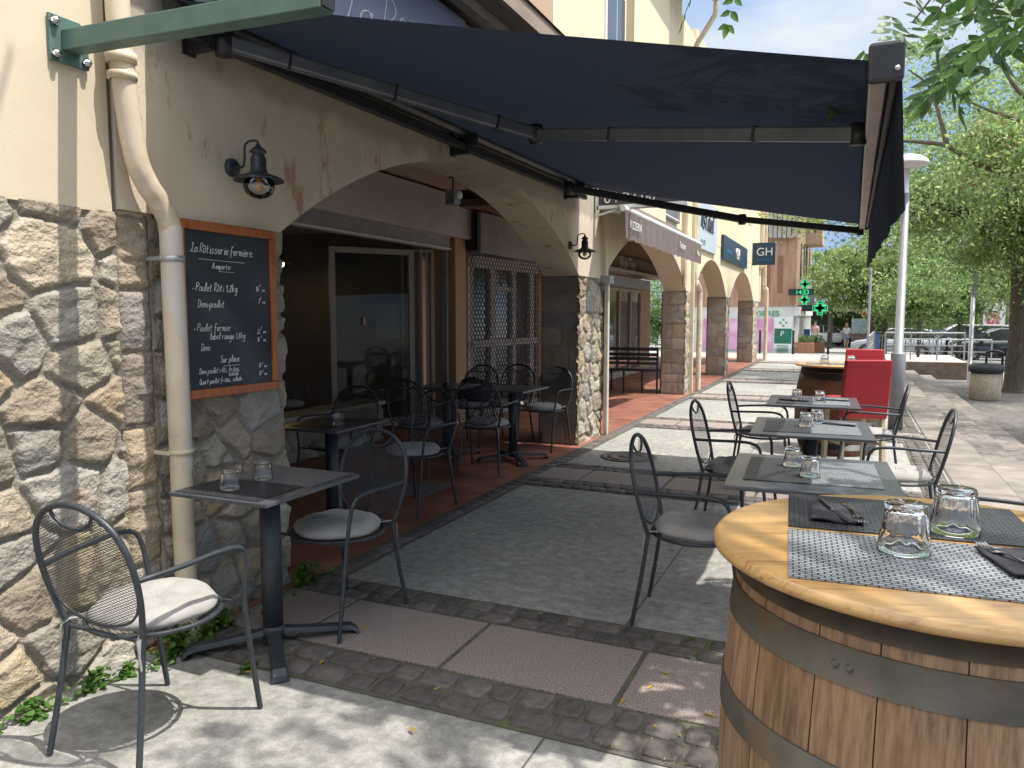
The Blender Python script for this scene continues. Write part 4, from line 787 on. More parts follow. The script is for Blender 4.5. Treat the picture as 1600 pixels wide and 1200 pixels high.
def make_chair(hi=True):
    e=empty('metal_armchair',(0,0,0),0,'','chair')
    zs_=[.44,.52,.60,.68,.75,.81,.855,.882]; left=[(backx(z),hoop_half(z),z) for z in zs_]; top=[(backx(.889),0,.889)]; right=[(x,-y,z) for x,y,z in reversed(left)]
    MB().tube(cat(left+top+right,4),.0105,10).build('back_frame',M_iron,e)
    m=MB(); zc=.665; 
    low=[(backx(z),y,z) for (y,z) in ((.205,.60),(.185,.545),(.14,.50),(.07,.474),(0,.466),(-.07,.474),(-.14,.50),(-.185,.545),(-.205,.60))]; m.tube(cat(low,3),.005,6)
    h=[(backx(z),y,z) for (y,z) in ((.095,.868),(.08,.838),(.045,.815),(0,.807),(-.045,.815),(-.08,.838),(-.095,.868))]; m.tube(cat(h,3),.006,6); m.build('hoop_inner_bars',M_iron,e)
    m=MB()
    def out(a,b):
        z=zc+b; w=hoop_half(z) if .466<z<.888 else -1
        if z<.60:
            q=(.60-z)/.134
            if q>1: return 2
            w=min(w,.205*math.sqrt(max(0,1-q*q))+.0)
        if w<=0 or abs(a)>w: return 2
        if z>.807 and abs(a)<.095 and (a/.095)**2<(z-.805)/.06: return 2
        return 0
    if hi: mesh_wires(out,lambda a,b:(backx(zc+b)-.018*(1-(a/.21)**2),a,zc+b),.0095,.0026,m,.01)
    else: mesh_wires(out,lambda a,b:(backx(zc+b)-.018*(1-(a/.21)**2),a,zc+b),.020,.0052,m,.03)
    m.build('back_mesh',M_mesh,e,fix=False)
    for s in (1,-1):
        MB().tube(cat([(backx(.655),s*.214,.655),(-.12,s*.245,.662),(.03,s*.258,.668),(.11,s*.262,.664),(.155,s*.26,.645),(.175,s*.255,.60),(.182,s*.245,.53),(.185,s*.232,.44)],4),.0095,10).build('armrest',M_iron,e)
        MB().tube([(.185,s*.232,.44),(.215,s*.232,.22),(.25,s*.234,.006)],.0105,10).build('leg',M_iron,e)
        MB().tube([(backx(.44),s*.172,.44),(-.235,s*.188,.22),(-.272,s*.205,.006)],.0105,10).build('leg',M_iron,e)
    m=MB(); ring=[(.215*math.cos(a),.225*math.sin(a),.435) for a in np.linspace(0,2*PI,37)[:-1]]; m.tube(ring,.009,8,closed=True)
    m.tube([(-.205,-.172,.435),(-.205,.172,.435)],.007,6); m.tube([(.18,-.225,.435),(.18,.225,.435)],.006,6); m.build('seat_frame',M_iron,e)
    m=MB(); 
    mesh_wires(lambda a,b:(a/.22)**2+(b/.21)**2,lambda a,b:(b,a,.431-.012*(1-(a/.22)**2-(b/.21)**2)),.016 if hi else .024,.0035 if hi else .007,m,.02); m.build('seat_mesh',M_mesh,e,fix=False)
    # cushion
    V=[];n=40 if hi else 24; rings=[(0,.490),(.03,.490),(.06,.491),(.09,.493),(.115,.494),(.14,.493),(.165,.489),(.19,.478),(.203,.462),(.197,.447),(.17,.441),(0,.441)]
    tuft=[(0,0)]+[(.105*math.cos(a),.105*math.sin(a)) for a in np.linspace(0.3,2*PI+.3,6)[:-1]]
    for (r,z) in rings:
        for k in range(n):
            a=2*PI*k/n; rr=r*(1+.025*math.sin(5*a+1)*(r/.2)); x=rr*math.cos(a)*1.02; y=rr*math.sin(a)*1.03; d=0
            if z>.455:
                for (tx,ty) in tuft: d+=.022*math.exp(-((x-tx)**2+(y-ty)**2)/.0008)
                d+=.003*math.sin(9*a+r*40)+.002*math.sin(23*x+31*y)
            V.append((x,y,z-d+(.012 if z>.455 else 0)*max(0,1-(r/.21)**4)))
    m=MB(); m.add(V,[(i*n+k,i*n+(k+1)%n,(i+1)*n+(k+1)%n,(i+1)*n+k) for i in range(len(rings)-1) for k in range(n)],True); cu=m.build('cushion',M_cush,e)
    for s in (1,-1):
        MB().tube([(-.16,s*.13,.455),(-.20,s*.165,.46),(-.225,s*.178,.445),(-.228,s*.182,.40),(-.222,s*.186,.30),(-.232,s*.183,.20)],[.006,.008,.009,.0045,.004,.005],5,flat=.35).build('tie',M_cush,cu)
    return e
ch_hi=make_chair(True); ch_lo=make_chair(False)
D=R
outer='chairs along the outer row of tables'; inner='chairs under the arcade'
place(ch_hi,True,(-2.215,1.88,0),D(91),'dark mesh back armchair with pale cushion nearest to us before the rubble wall','chairs at the near wall table')
place(ch_hi,False,(-2.25,2.98,0),D(263),'dark metal armchair facing the nearest chair across the table at the blackboard pier','chairs at the near wall table')
place(ch_hi,False,(-.64,3.66,0),D(2),'dark armchair on the left of the aisle table just behind the barrel',outer)
place(ch_lo,True,(-.66,5.28,0),D(-2),'dark armchair on the left of the middle table in the outer row',outer)
place(ch_lo,False,(-.66,6.92,0),D(1),'dark armchair on the left of the farthest table in the outer row',outer)
place(ch_hi,False,(.30,5.42,0),D(181),'dark armchair on the right of the middle table in the outer row',outer)
place(ch_lo,False,(.16,7.22,0),D(178),'dark armchair on the right of the farthest table, in front of the red chair',outer)
place(ch_hi,False,(.62,3.62,0),D(185),'armchair at the right edge with only its armrest showing above the barrel',outer)
place(ch_lo,False,(-3.0,4.92,0),D(262),'armchair at the far side of the second arcade table, pale cushion near the tile edge',inner)
place(ch_lo,False,(-3.72,4.95,0),D(272),'armchair in deep shade behind the glass tumbler on the second arcade table',inner)
place(ch_lo,False,(-3.68,6.18,0),D(94),'armchair with its mesh back to us in front of the folding glass door',inner)
place(ch_lo,False,(-3.95,7.75,0),D(268),'armchair with a black bag on its seat before the peach pillar',inner)
place(ch_lo,False,(-3.12,6.45,0),D(98),'armchair with its back to us at the table beside the second pier',inner)
place(ch_lo,False,(-3.08,7.82,0),D(262),'armchair with bright cushion touching the dark face of the second pier',inner)
place(ch_lo,False,(-3.62,8.05,0),D(268),'armchair in front of the diamond security grille',inner)
place(ch_lo,False,(-5.85,6.85,0),D(60),'armchair standing inside the dark dining room beyond the low stone wall',inner)
m=MB(); V=[]
for i,(r,z) in enumerate([(0,.0),(.16,.0),(.19,.05),(.18,.15),(.12,.24),(.03,.27),(0,.27)]):
    for k in range(16):
        a=2*PI*k/16; V.append((r*math.cos(a)*1.05,r*.6*math.sin(a)*(1+.1*math.sin(3*a)),z+.02*math.sin(2*a)*(z>.1)))
m.add(V,[(i*16+k,i*16+(k+1)%16,(i+1)*16+(k+1)%16,(i+1)*16+k) for i in range(6) for k in range(16)],True); m.tube(cat([(-.1,0,.22),(-.06,0,.34),(.06,0,.34),(.1,0,.22)],4),.006,6)
tag(m.build('handbag',pm('black_cloth',(.012,.012,.015),(.02,.02,.022),rough=.85),None,(-3.93,7.74,.487)),'slumped black bag left on the arcade chair seat','bag')

# ---- tables
M_top=pm('table_laminate',(.065,.07,.08),(.085,.09,.10),rough=.30,scale=5,spec=.6,rv=.08,bump=.03,bscale=300)
def make_table(lx,ly,h=.745):
    e=empty('bistro_table',(0,0,0),0,'','table')
    MB().box((-lx/2,-ly/2,h-.018),(lx/2,ly/2,h)).build('tabletop',M_top,e,bevel=.004)
    MB().box((-lx/2+.1,-ly/2+.1,h-.026),(lx/2-.1,ly/2-.1,h-.0185)).build('top_plate',M_black,e)
    m=MB(); m.lathe([(0,.05),(.045,.05),(.045,h-.027),(0,h-.027)],(0,0,0),20); m.lathe([(.0,.045),(.050,.045),(.053,.09),(.0455,.10)],(0,0,0),20); m.build('column',M_iron,e)
    for k in range(4):
        a=PI/4+k*PI/2; c,s=math.cos(a),math.sin(a); sd=Vector((-s,c,0))
        prof=[(0,.080,.032),(.04,.077,.032),(.16,.062,.032),(.32,.048,.033),(.35,.042,.036),(.375,.022,.038),(.38,.0,.038)]; V=[]
        for (q,z,w) in prof:
            for (u,zz) in ((-w,z-.012 if z>.02 else z),( w,z-.012 if z>.02 else z),(w*.75,z+.010),(-w*.75,z+.010)): V.append(Vector((c*q,s*q,max(zz-.0,.004)))+sd*u)
        F=[(i*4+j,(i+1)*4+j,(i+1)*4+(j+1)%4,i*4+(j+1)%4) for i in range(len(prof)-1) for j in range(4)]+[(3,2,1,0),tuple(range(len(V)-4,len(V)))]
        f=MB().add(V,F).build('foot_arm',M_iron,e,bevel=.003); MB().cyl((c*.36,s*.36,0),.02,.001,.012,12).build('foot_pad',M_black,f)
    return e
tA=make_table(.52,.62); tB=make_table(.72,.84)
place(tA,True,(-2.315,2.585,0),R(0),'dark square pedestal table at the blackboard pier with two woven mats','tables under the arcade')
place(tA,False,(-3.22,4.22,0),R(2),'dark pedestal table under the first arch with a single upright tumbler','tables under the arcade')
place(tA,False,(-3.84,6.98,0),R(3),'dark pedestal table with small black pot in front of the folding door','tables under the arcade')
place(tA,False,(-3.10,7.02,0),R(-2),'dark pedestal table at the tile edge beside the second pier','tables under the arcade')
place(tB,True,(-.145,3.78,0),R(3),'grey table with two mats right behind the near barrel','tables of the outer row')
place(tB,False,(-.215,5.33,0),R(3),'grey table in the middle of the outer row','tables of the outer row')
place(tB,False,(-.275,6.98,0),R(2),'grey table at the far end of the outer row before the red chair','tables of the outer row')
for o in COL.objects:
    if o.name.startswith('bistro_table') and not o.get('category'): o['category']='table'
# ---- placemats (woven)
def weave(name,c1,c2,cell=.008):
    m,nt,b=node_mat(name); N=nt.nodes; L=nt.links; t=N.new('ShaderNodeTexCoord')
    mp=N.new('ShaderNodeMapping'); mp.inputs['Rotation'].default_value=(0,0,0); L.new(t.outputs['Object'],mp.inputs['Vector'])
    br=N.new('ShaderNodeTexBrick'); br.inputs['Scale'].default_value=1/(cell*2); br.inputs['Brick Width'].default_value=1.0; br.inputs['Row Height'].default_value=.5; br.inputs['Mortar Size'].default_value=.09; br.inputs['Mortar Smooth'].default_value=.4; br.offset=.5
    br.inputs['Color1'].default_value=(*c1,1); br.inputs['Color2'].default_value=(*[x*.75 for x in c1],1); br.inputs['Mortar'].default_value=(*c2,1)
    L.new(mp.outputs['Vector'],br.inputs['Vector']); L.new(br.outputs['Color'],b.inputs['Base Color']); b.inputs['Roughness'].default_value=.42; b.inputs['Metallic'].default_value=.15
    iv=N.new('ShaderNodeMath'); iv.operation='SUBTRACT'; iv.inputs[0].default_value=1; L.new(br.outputs['Fac'],iv.inputs[1])
    bp=N.new('ShaderNodeBump'); bp.inputs['Strength'].default_value=.9; bp.inputs['Distance'].default_value=.0025; L.new(iv.outputs['Value'],bp.inputs['Height']); L.new(bp.outputs['Normal'],b.inputs['Normal']); return m
M_matd=weave('woven_black',(.06,.063,.072),(.008,.008,.01),.011); M_mats=weave('woven_silver',(.36,.38,.40),(.035,.037,.04),.011); M_matm=weave('woven_grey',(.26,.265,.275),(.015,.015,.018),.011)
def mat_(x,y,z,lx,ly,rz,mat,label):
    o=MB().box((-lx/2,-ly/2,0),(lx/2,ly/2,.0025)).build('placemat',mat,None,(x,y,z),rz); tag(o,label,'placemat','woven placemats'); return o
mat_(-2.335,2.43,.746,.44,.28,R(0),M_matd,'black woven placemat on the near half of the table by the blackboard')
mat_(-2.315,2.74,.746,.46,.30,R(0),M_matm,'grey sheen woven placemat on the far half of the table by the blackboard')
mat_(-3.22,4.2,.746,.30,.45,R(2),M_matd,'black woven placemat on the second arcade table')
for (tx,ty,a,lab) in ((-.145,3.80,3,'the grey table right behind the barrel'),(-.215,5.33,3,'the middle table of the outer row'),(-.275,6.98,2,'the farthest table of the outer row')):
    for s,mt,nm in ((-1,M_matd,'black woven placemat on the left of '),(1,M_mats,'light woven placemat on the right of ')):
        mat_(tx+s*.145,ty+s*.145*math.sin(R(a)),.746,.285,.58,R(a),mt,nm+lab)
TB=1.0
mat_(.130,1.99,TB+.001,.51,.335,R(4),M_matd,'black woven placemat on the far side of the near barrel top')
mat_(.150,1.632,TB+.001,.50,.335,R(4),M_mats,'silver grey woven placemat on the near side of the barrel top')
# ---- glasses
def make_glass(h=.092,rt=.041,rb=.032,n=80):
    # upside down tumbler: closed base on top, rim on the table
    fl=lambda a,z: 1-.07*abs(math.sin(5*a))*(1 if h*.36<z<h*.95 else 0)
    prof=[(rt-.001,.0),(rt,.001),(rt-.0012,h*.15),(rt-.0035,h*.32),(rt-.0045,h*.40),(rb+.002,h*.90),(rb+.001,h*.975),(rb-.001,h),(0,h),(0,h-.013,1),(rb-.006,h-.014,1),(rb-.0035,h*.80,1),(rt-.0085,h*.40,1),(rt-.0045,h*.15,1),(rt-.002,.002,1)]
    g=MB().lathe(prof,(0,0,0),n,'z',fl,True,closed=True).build('glass_tumbler',M_glass); tag(g,'','glass'); return g
gp=make_glass(.098,.050,.039)
def gl_(first,x,y,z,label,sc_=1,up=False,group='overturned tumblers on the tables'):
    o=place(gp,first,(x,y,z+(.098*sc_ if up else 0)),random.uniform(0,3),label,group); o.scale=(sc_,)*3
    if up: o.rotation_euler=(PI,0,0)
    return o
gl_(True,.115,1.700,TB+.0045,'big upturned tumbler at the front of the barrel top on the silver mat')
gl_(False,.225,1.895,TB+.0045,'big upturned tumbler further back on the barrel top, on the black mat')
gl_(False,-2.36,2.40,.75,'upturned tumbler on the near black mat of the table by the blackboard',.86)
gl_(False,-2.37,2.61,.75,'upturned tumbler on the far mat of the table by the blackboard',.86)
gl_(False,-3.10,4.14,.75,'upright clear tumbler standing on the second arcade table',.9,True)
gl_(False,-.235,3.90,.75,'farther left tumbler of the pair on the table behind the barrel',.92)
gl_(False,-.145,3.67,.75,'nearer right tumbler of the pair on the table behind the barrel',.92)
gl_(False,-.245,5.33,.75,'nearer tumbler on the middle outer table',.95); gl_(False,-.185,5.52,.75,'farther tumbler on the middle outer table',.95)
gl_(False,-.40,6.95,.75,'left tumbler on the farthest outer table',.95); gl_(False,-.215,6.90,.75,'right tumbler on the farthest outer table',.95)
# ---- cutlery on napkins
def napkin(x,y,z,lx,ly,rz,label):
    V=[];n=12
    for i in range(n+1):
        for j in range(n+1):
            a=(i/n-.5)*lx; b=(j/n-.5)*ly; V.append((a,b,.003+.0025*math.sin(a*60+b*25)*math.sin(b*50)+.0015*random.random()))
    m=MB(); m.add(V,[(i*(n+1)+j,(i+1)*(n+1)+j,(i+1)*(n+1)+j+1,i*(n+1)+j+1) for i in range(n) for j in range(n)],True)
    o=m.build('napkin',M_nap,None,(x,y,z),rz,fix=False); s=o.modifiers.new('thick','SOLIDIFY'); s.thickness=.004; s.offset=1; tag(o,label,'napkin'); return o
def fork(x,y,z,rz,label):
    m=MB(); 
    pr=[(0,.008,.002),(.03,.0085,.0025),(.07,.005,.005),(.11,.003,.007),(.13,.0035,.005),(.14,.009,.003),(.15,.0115,.002)]
    V=[]
    for (q,w,zz) in pr:
        V+= [(q,-w,zz),(q,w,zz),(q,w*.8,zz+.0022),(q,-w*.8,zz+.0022)]
    m.add(V,[(i*4+j,(i+1)*4+j,(i+1)*4+(j+1)%4,i*4+(j+1)%4) for i in range(len(pr)-1) for j in range(4)]+[(3,2,1,0)],True)
    for k in range(4): u=-.0095+k*.0063; m.tube(cat([(.149,u,.003),(.165,u*1.05,.0015),(.185,u,.003),(.197,u*.95,.006)],3),[.0016]*10,5)
    return tag(m.build('fork',M_steel,None,(x,y,z),rz),label,'fork')
def knife(x,y,z,rz,label):
    m=MB(); m.tube(cat([(0,0,.004),(.02,0,.004),(.08,0,.004),(.10,0,.004)],3),.0055,8,flat=.6)
    m.prism([(.10,-.003,.0035),(.19,-.0035,.0035),(.212,.002,.0035),(.20,.009,.0035),(.12,.009,.0035),(.10,.003,.0035)],(0,0,.0015)); return tag(m.build('knife',M_steel,None,(x,y,z),rz,bevel=.0004),label,'knife')
napkin(-.015,1.955,TB+.004,.115,.18,R(2),'black paper napkin under knife and fork on the barrel top')
knife(-.055,2.05,TB+.010,R(-72),'steel knife on the black napkin on the barrel top'); fork(.0,2.05,TB+.010,R(-78),'steel fork on the black napkin on the barrel top')
napkin(.315,1.69,TB+.005,.10,.17,R(14),'black napkin at the right edge of the barrel top'); fork(.35,1.60,TB+.012,R(118),'steel fork pointing away on the napkin at the right edge of the barrel')
napkin(-.07,5.50,.75,.05,.26,R(72),'rolled dark napkin on the middle outer table'); knife(-.12,5.47,.757,R(-12),'knife on the rolled napkin of the middle outer table')
napkin(-.42,6.90,.75,.06,.24,R(80),'rolled dark napkin on the left of the farthest outer table'); napkin(-.10,7.05,.75,.06,.22,R(80),'rolled dark napkin on the right of the farthest outer table')
m=MB(); m.lathe([(0,0),(.03,0),(.036,.03),(.03,.05),(.024,.045),(0,.045)],(0,0,0),16); tag(m.build('ashtray',M_black,None,(-3.72,6.75,.746)),'small black pot on the table in front of the folding door','ashtray')

# ---- barrels
def stavemat(name,c1,c2,c3):
    m,nt,b=node_mat(name); N=nt.nodes; L=nt.links; t=N.new('ShaderNodeTexCoord')
    mp=N.new('ShaderNodeMapping'); mp.inputs['Scale'].default_value=(1,1,.05); L.new(t.outputs['Object'],mp.inputs['Vector'])
    n=N.new('ShaderNodeTexNoise'); n.inputs['Scale'].default_value=70; n.inputs['Detail'].default_value=8; n.inputs['Roughness'].default_value=.65; L.new(mp.outputs['Vector'],n.inputs['Vector'])
    r=N.new('ShaderNodeValToRGB'); r.color_ramp.elements[0].position=.36; r.color_ramp.elements[0].color=(*c2,1); r.color_ramp.elements[1].position=.60; r.color_ramp.elements[1].color=(*c1,1); L.new(n.outputs['Fac'],r.inputs['Fac'])
    n2=N.new('ShaderNodeTexNoise'); n2.inputs['Scale'].default_value=3.2; n2.inputs['Detail'].default_value=6; L.new(t.outputs['Object'],n2.inputs['Vector'])
    r2=N.new('ShaderNodeValToRGB'); r2.color_ramp.elements[0].position=.45; r2.color_ramp.elements[1].position=.7; L.new(n2.outputs['Fac'],r2.inputs['Fac'])
    mm=N.new('ShaderNodeMixRGB'); L.new(r2.outputs['Color'],mm.inputs['Fac']); L.new(r.outputs['Color'],mm.inputs['Color1']); mm.inputs['Color2'].default_value=(*c3,1)
    g=N.new('ShaderNodeNewGeometry'); mr=N.new('ShaderNodeMapRange'); mr.inputs['To Min'].default_value=.72; mr.inputs['To Max'].default_value=1.18; L.new(g.outputs['Random Per Island'],mr.inputs['Value'])
    m3=N.new('ShaderNodeMixRGB'); m3.blend_type='MULTIPLY'; m3.inputs['Fac'].default_value=1; L.new(mm.outputs['Color'],m3.inputs['Color1']); L.new(mr.outputs['Result'],m3.inputs['Color2'])
    m4=N.new('ShaderNodeMixRGB'); m4.inputs['Fac'].default_value=.35; L.new(m3.outputs['Color'],m4.inputs['Color1']); L.new(r.outputs['Color'],m4.inputs['Color2'])
    L.new(m4.outputs['Color'],b.inputs['Base Color']); b.inputs['Roughness'].default_value=.62
    bp=N.new('ShaderNodeBump'); bp.inputs['Strength'].default_value=.35; bp.inputs['Distance'].default_value=.003; L.new(n.outputs['Fac'],bp.inputs['Height']); L.new(bp.outputs['Normal'],b.inputs['Normal']); return m
M_stave=stavemat('oak_staves',(.36,.23,.135),(.15,.088,.048),(.25,.135,.075)); M_stave2=stavemat('dark_staves',(.16,.07,.035),(.08,.035,.02),(.20,.085,.04))
def topmat():
    m,nt,b=node_mat('varnished_pine'); N=nt.nodes; L=nt.links; t=N.new('ShaderNodeTexCoord')
    mp=N.new('ShaderNodeMapping'); mp.inputs['Scale'].default_value=(.7,7,7); mp.inputs['Rotation'].default_value=(0,0,R(-8)); L.new(t.outputs['Object'],mp.inputs['Vector'])
    n=N.new('ShaderNodeTexNoise'); n.inputs['Scale'].default_value=5; n.inputs['Detail'].default_value=9; n.inputs['Roughness'].default_value=.6; n.inputs['Distortion'].default_value=1.2; L.new(mp.outputs['Vector'],n.inputs['Vector'])
    r=N.new('ShaderNodeValToRGB'); e=r.color_ramp.elements; e[0].position=.30; e[0].color=(.25,.115,.035,1); e[1].position=.44; e[1].color=(.45,.265,.10,1); x=e.new(.75); x.color=(.51,.325,.14,1); L.new(n.outputs['Fac'],r.inputs['Fac'])
    n2=N.new('ShaderNodeTexNoise'); n2.inputs['Scale'].default_value=4; n2.inputs['Detail'].default_value=8; n2.inputs['Roughness'].default_value=.7; mp2=N.new('ShaderNodeMapping'); mp2.inputs['Scale'].default_value=(1,3,1); L.new(t.outputs['Object'],mp2.inputs['Vector']); L.new(mp2.outputs['Vector'],n2.inputs['Vector'])
    r2=N.new('ShaderNodeValToRGB'); r2.color_ramp.elements[0].position=.60; r2.color_ramp.elements[1].position=.72; L.new(n2.outputs['Fac'],r2.inputs['Fac'])
    mm=N.new('ShaderNodeMixRGB'); L.new(r2.outputs['Color'],mm.inputs['Fac']); L.new(r.outputs['Color'],mm.inputs['Color1']); mm.inputs['Color2'].default_value=(.17,.08,.035,1)
    L.new(mm.outputs['Color'],b.inputs['Base Color']); b.inputs['Roughness'].default_value=.33; b.inputs['Coat Weight'].default_value=.25; b.inputs['Coat Roughness'].default_value=.25
    bp=N.new('ShaderNodeBump'); bp.inputs['Strength'].default_value=.15; bp.inputs['Distance'].default_value=.002; L.new(n.outputs['Fac'],bp.inputs['Height']); L.new(bp.outputs['Normal'],b.inputs['Normal']); return m
M_topw=topmat()
def make_barrel(H,rt,rm,ov,stave,label,loc,rz=0,topth=.026,hoopmat=None):
    e=empty('barrel_table',loc,rz,label,'barrel'); hb=H-topth
    def rad(z): q=(z/hb-.5)*2; return rm-(rm-rt)*q*q
    m=MB(); ns=20; rr=random.Random(2); k0=0; angs=[0]
    while angs[-1]<2*PI-.33: angs.append(angs[-1]+rr.uniform(.24,.42))
    angs[-1]=2*PI
    for a0,a1 in zip(angs[:-1],angs[1:]):
        g=.0012/rm; V=[];nz=16; na=4
        for i in range(nz+1):
            z=hb*i/nz
            for j in range(na+1):
                a=a0+g+(a1-a0-2*g)*j/na; r=rad(z)-(.0018 if j in(0,na) else 0); V.append((r*math.cos(a),r*math.sin(a),z))
        V2=[(x*.93,y*.93,z) for x,y,z in V]; F=[(i*(na+1)+j,i*(na+1)+j+1,(i+1)*(na+1)+j+1,(i+1)*(na+1)+j) for i in range(nz) for j in range(na)]
        m.add(V,F,True)
    m.build('staves',stave,e,fix=False)
    MB().lathe([(rad(hb*i/16)-.006,hb*i/16) for i in range(17)],(0,0,0),40).build('inner_wall',pm('barrel_inside',(.03,.02,.012)),e)
    for (za,zb) in ((.855,.925),(.64,.705),(.275,.34),(.045,.115)) if hoopmat is None else ((.86,.93),(.60,.665),(.33,.395),(.07,.14)):
        z0,z1=hb*za,hb*zb; n=48; h=MB(); h.lathe([(rad(z0)-.002,z0),(rad(z0)+.004,z0),(rad(z0)+.004,z0),(rad(z1)+.004,z1),(rad(z1)+.004,z1),(rad(z1)-.002,z1)],(0,0,0),64)
        for (aa) in (-1.35,-1.27): 
            zc=(z0+z1)/2; r=rad(zc)+.004; pass
        hp=h.build('hoop',hoopmat or M_hoop,e,fix=False); rv=MB()
        for aa in (-2.05,-1.99,-.65,-.59):
            zc=(z0+z1)/2; r=rad(zc)+.003; n0=Vector((math.cos(aa-rz),math.sin(aa-rz),0)); rv.tube([n0*r+Vector((0,0,zc)),n0*(r+.005)+Vector((0,0,zc))],[.008,.005],10)
        rv.build('rivets',hoopmat or M_hoop,hp)
    h2=MB(); z0,z1=hb-.050,hb-.002; h2.lathe([(rad(z0)-.002,z0),(rad(z0)+.005,z0),(rad(z0)+.005,z0),(rad(z1)+.005,z1),(rad(z1)+.005,z1),(rad(z1)-.002,z1)],(0,0,0),64); h2.build('hoop',hoopmat or M_hoop,e,fix=False)
    R_=rt+ov; MB().lathe([(0,hb),(R_-.010,hb),(R_-.003,hb+.004),(R_,hb+topth*.45),(R_-.002,H-.010),(R_-.008,H-.002),(R_-.014,H),(0,H)],(0,0,0),96).build('table_top',M_topw,e)
    return e
make_barrel(TB,.40,.438,.062,M_stave,'big wooden barrel table with varnished round top in the right foreground',(.19,1.79,0),R(20))
make_barrel(.955,.37,.44,.08,M_stave2,'dark brown barrel table with light round top between the red chairs',(-.10,8.98,0),0,hoopmat=M_black)
mat_(-.22,8.85,.956,.42,.30,R(4),M_matm,'grey placemat on the far barrel between the red chairs')
gl_(False,-.24,8.75,.959,'tumbler on the left of the far barrel top',.95); gl_(False,.02,8.80,.959,'tumbler on the far barrel top close to the red chair',.95)
# ---- red chairs
def red_chair():
    e=empty('red_bar_chair',(0,0,0),0,'','chair'); w=.215
    V=[];n=14
    for i in range(n+1):
        z=.50+(1.06-.50)*i/n; x=-.20-.07*(i/n)**1.3; wt=w*(1+.03*math.sin(i/n*PI)); 
        V+= [(x,-wt,z),(x,wt,z),(x-.055,wt*.98,z),(x-.055,-wt*.98,z)]
    m=MB().add(V,[(i*4+j,i*4+(j+1)%4,(i+1)*4+(j+1)%4,(i+1)*4+j) for i in range(n) for j in range(4)]+[(3,2,1,0),tuple(range(4*n,4*n+4))]); m.build('backrest',M_red,e,bevel=.012)
    MB().box((-.20,-w,.58),(.22,w,.68)).build('seat',M_red,e,bevel=.02)
    for x in (-.21,.19):
        for y in (-.185,.185): MB().bar((x,y,.58 if x>0 else .52),(x*1.12,y*1.04,.0),.04,.04).build('leg',M_legw,e)
    m=MB(); m.bar((-.22,-.185,.25),(.205,-.185,.25),.03,.03); m.bar((-.22,.185,.25),(.205,.185,.25),.03,.03); m.bar((.2,-.185,.3),(.2,.185,.3),.03,.03); m.build('stretcher',M_legw,e); return e
rc=red_chair()
place(rc,True,(.055,8.12,0),R(112),'red leather high back chair, the nearer one in front of the far barrel','red chairs at the far barrel')
place(rc,False,(.16,10.05,0),R(268),'red leather high back chair showing only its top behind the far barrel','red chairs at the far barrel')
#==================================================================== STREET
def lamp_post():
    e=empty('street_lamp',(.57,10.9,0),0,'pale grey street lamp post with white mushroom head beyond the awning corner','street lamp')
    MB().cyl((0,0,0),.055,.75,3.0,18,.045).build('pole',pm('lamp_post_grey',(.24,.25,.26),(.20,.21,.22),rough=.5,metal=.2,scale=8,c3=(.15,.15,.15),s3=5,p3=(.6,.8)),e); MB().cyl((0,0,0),.032,3.0,3.32,14).build('pole_top',M_white,e); MB().lathe([(0,0),(.088,0),(.088,.98),(.080,1.0),(.05,1.0)],(0,0,0),20).build('base_sleeve',MATS['lamp_post_grey'],e)
    MB().lathe([(0,3.47),(.07,3.47),(.16,3.445),(.23,3.40),(.25,3.36),(.245,3.345),(.17,3.335),(.15,3.31),(.035,3.30),(0,3.30)],(0,0,0),28).build('lamp_head',M_white,e)
lamp_post()
m=MB(); e=empty('signpost',(.62,32,zs(32)),0,'thin dark grey post standing on the pavement beyond the red chairs','post'); MB().cyl((0,0,0),.05,0,3.4,10).build('pole',pm('dark_grey_post',(.10,.11,.11)),e); MB().cyl((0,0,0),.12,0,.35,12).build('base',MATS['dark_grey_post'],e)
e=empty('signpost',(3.0,24.0,-.36),0,'tall grey pole with a box at the right end of the low wall','post'); MB().cyl((0,0,0),.055,0,2.9,10).build('pole',M_galv,e); MB().box((-.06,-.09,2.35),(.09,.06,2.95)).build('sign_plate',M_galv,e)
# low retaining wall + raised bed
M_lw=pm('pinkish_concrete',(.30,.23,.19),(.20,.15,.125),rough=.95,scale=6,bump=.6,bscale=120,c3=(.36,.30,.25),s3=2.2)
lw=empty('low_wall',(0,0,0),0,'low brown concrete wall closing the steps beyond the street lamp','wall'); MB().box((1.05,24.9,-.6),(3.13,25.15,.13)).build('wall_face',M_lw,lw,bevel=.008); MB().box((1.05,25.153,-.6),(3.13,30,.10)).build('raised_bed',pm('pale_slab',(.42,.36,.31),(.36,.31,.27),rough=.9),lw)
# litter bin
lb=empty('litter_bin',(2.72,19.25,-.36),0,'round pebble concrete litter bin with black rim beside the tree trunk','litter bin')
MB().lathe([(0,0),(.33,0),(.345,.03),(.345,.66),(.30,.68),(0,.68)],(0,0,0),32).build('concrete_body',pm('pebble_concrete',(.44,.38,.30),(.22,.18,.14),rough=.95,scale=60,detail=3,lo=.42,hi=.6,bump=.8,bscale=60,bd=.01),lb)
MB().lathe([(.18,.68),(.33,.68),(.385,.72),(.40,.79),(.385,.86),(.33,.90),(.25,.90),(.20,.86),(.18,.80)],(0,0,0),32).build('rim',pm('tyre_black',(.02,.024,.03),(.03,.034,.04),rough=.6),lb)
lb.scale=(.86,.86,.86)
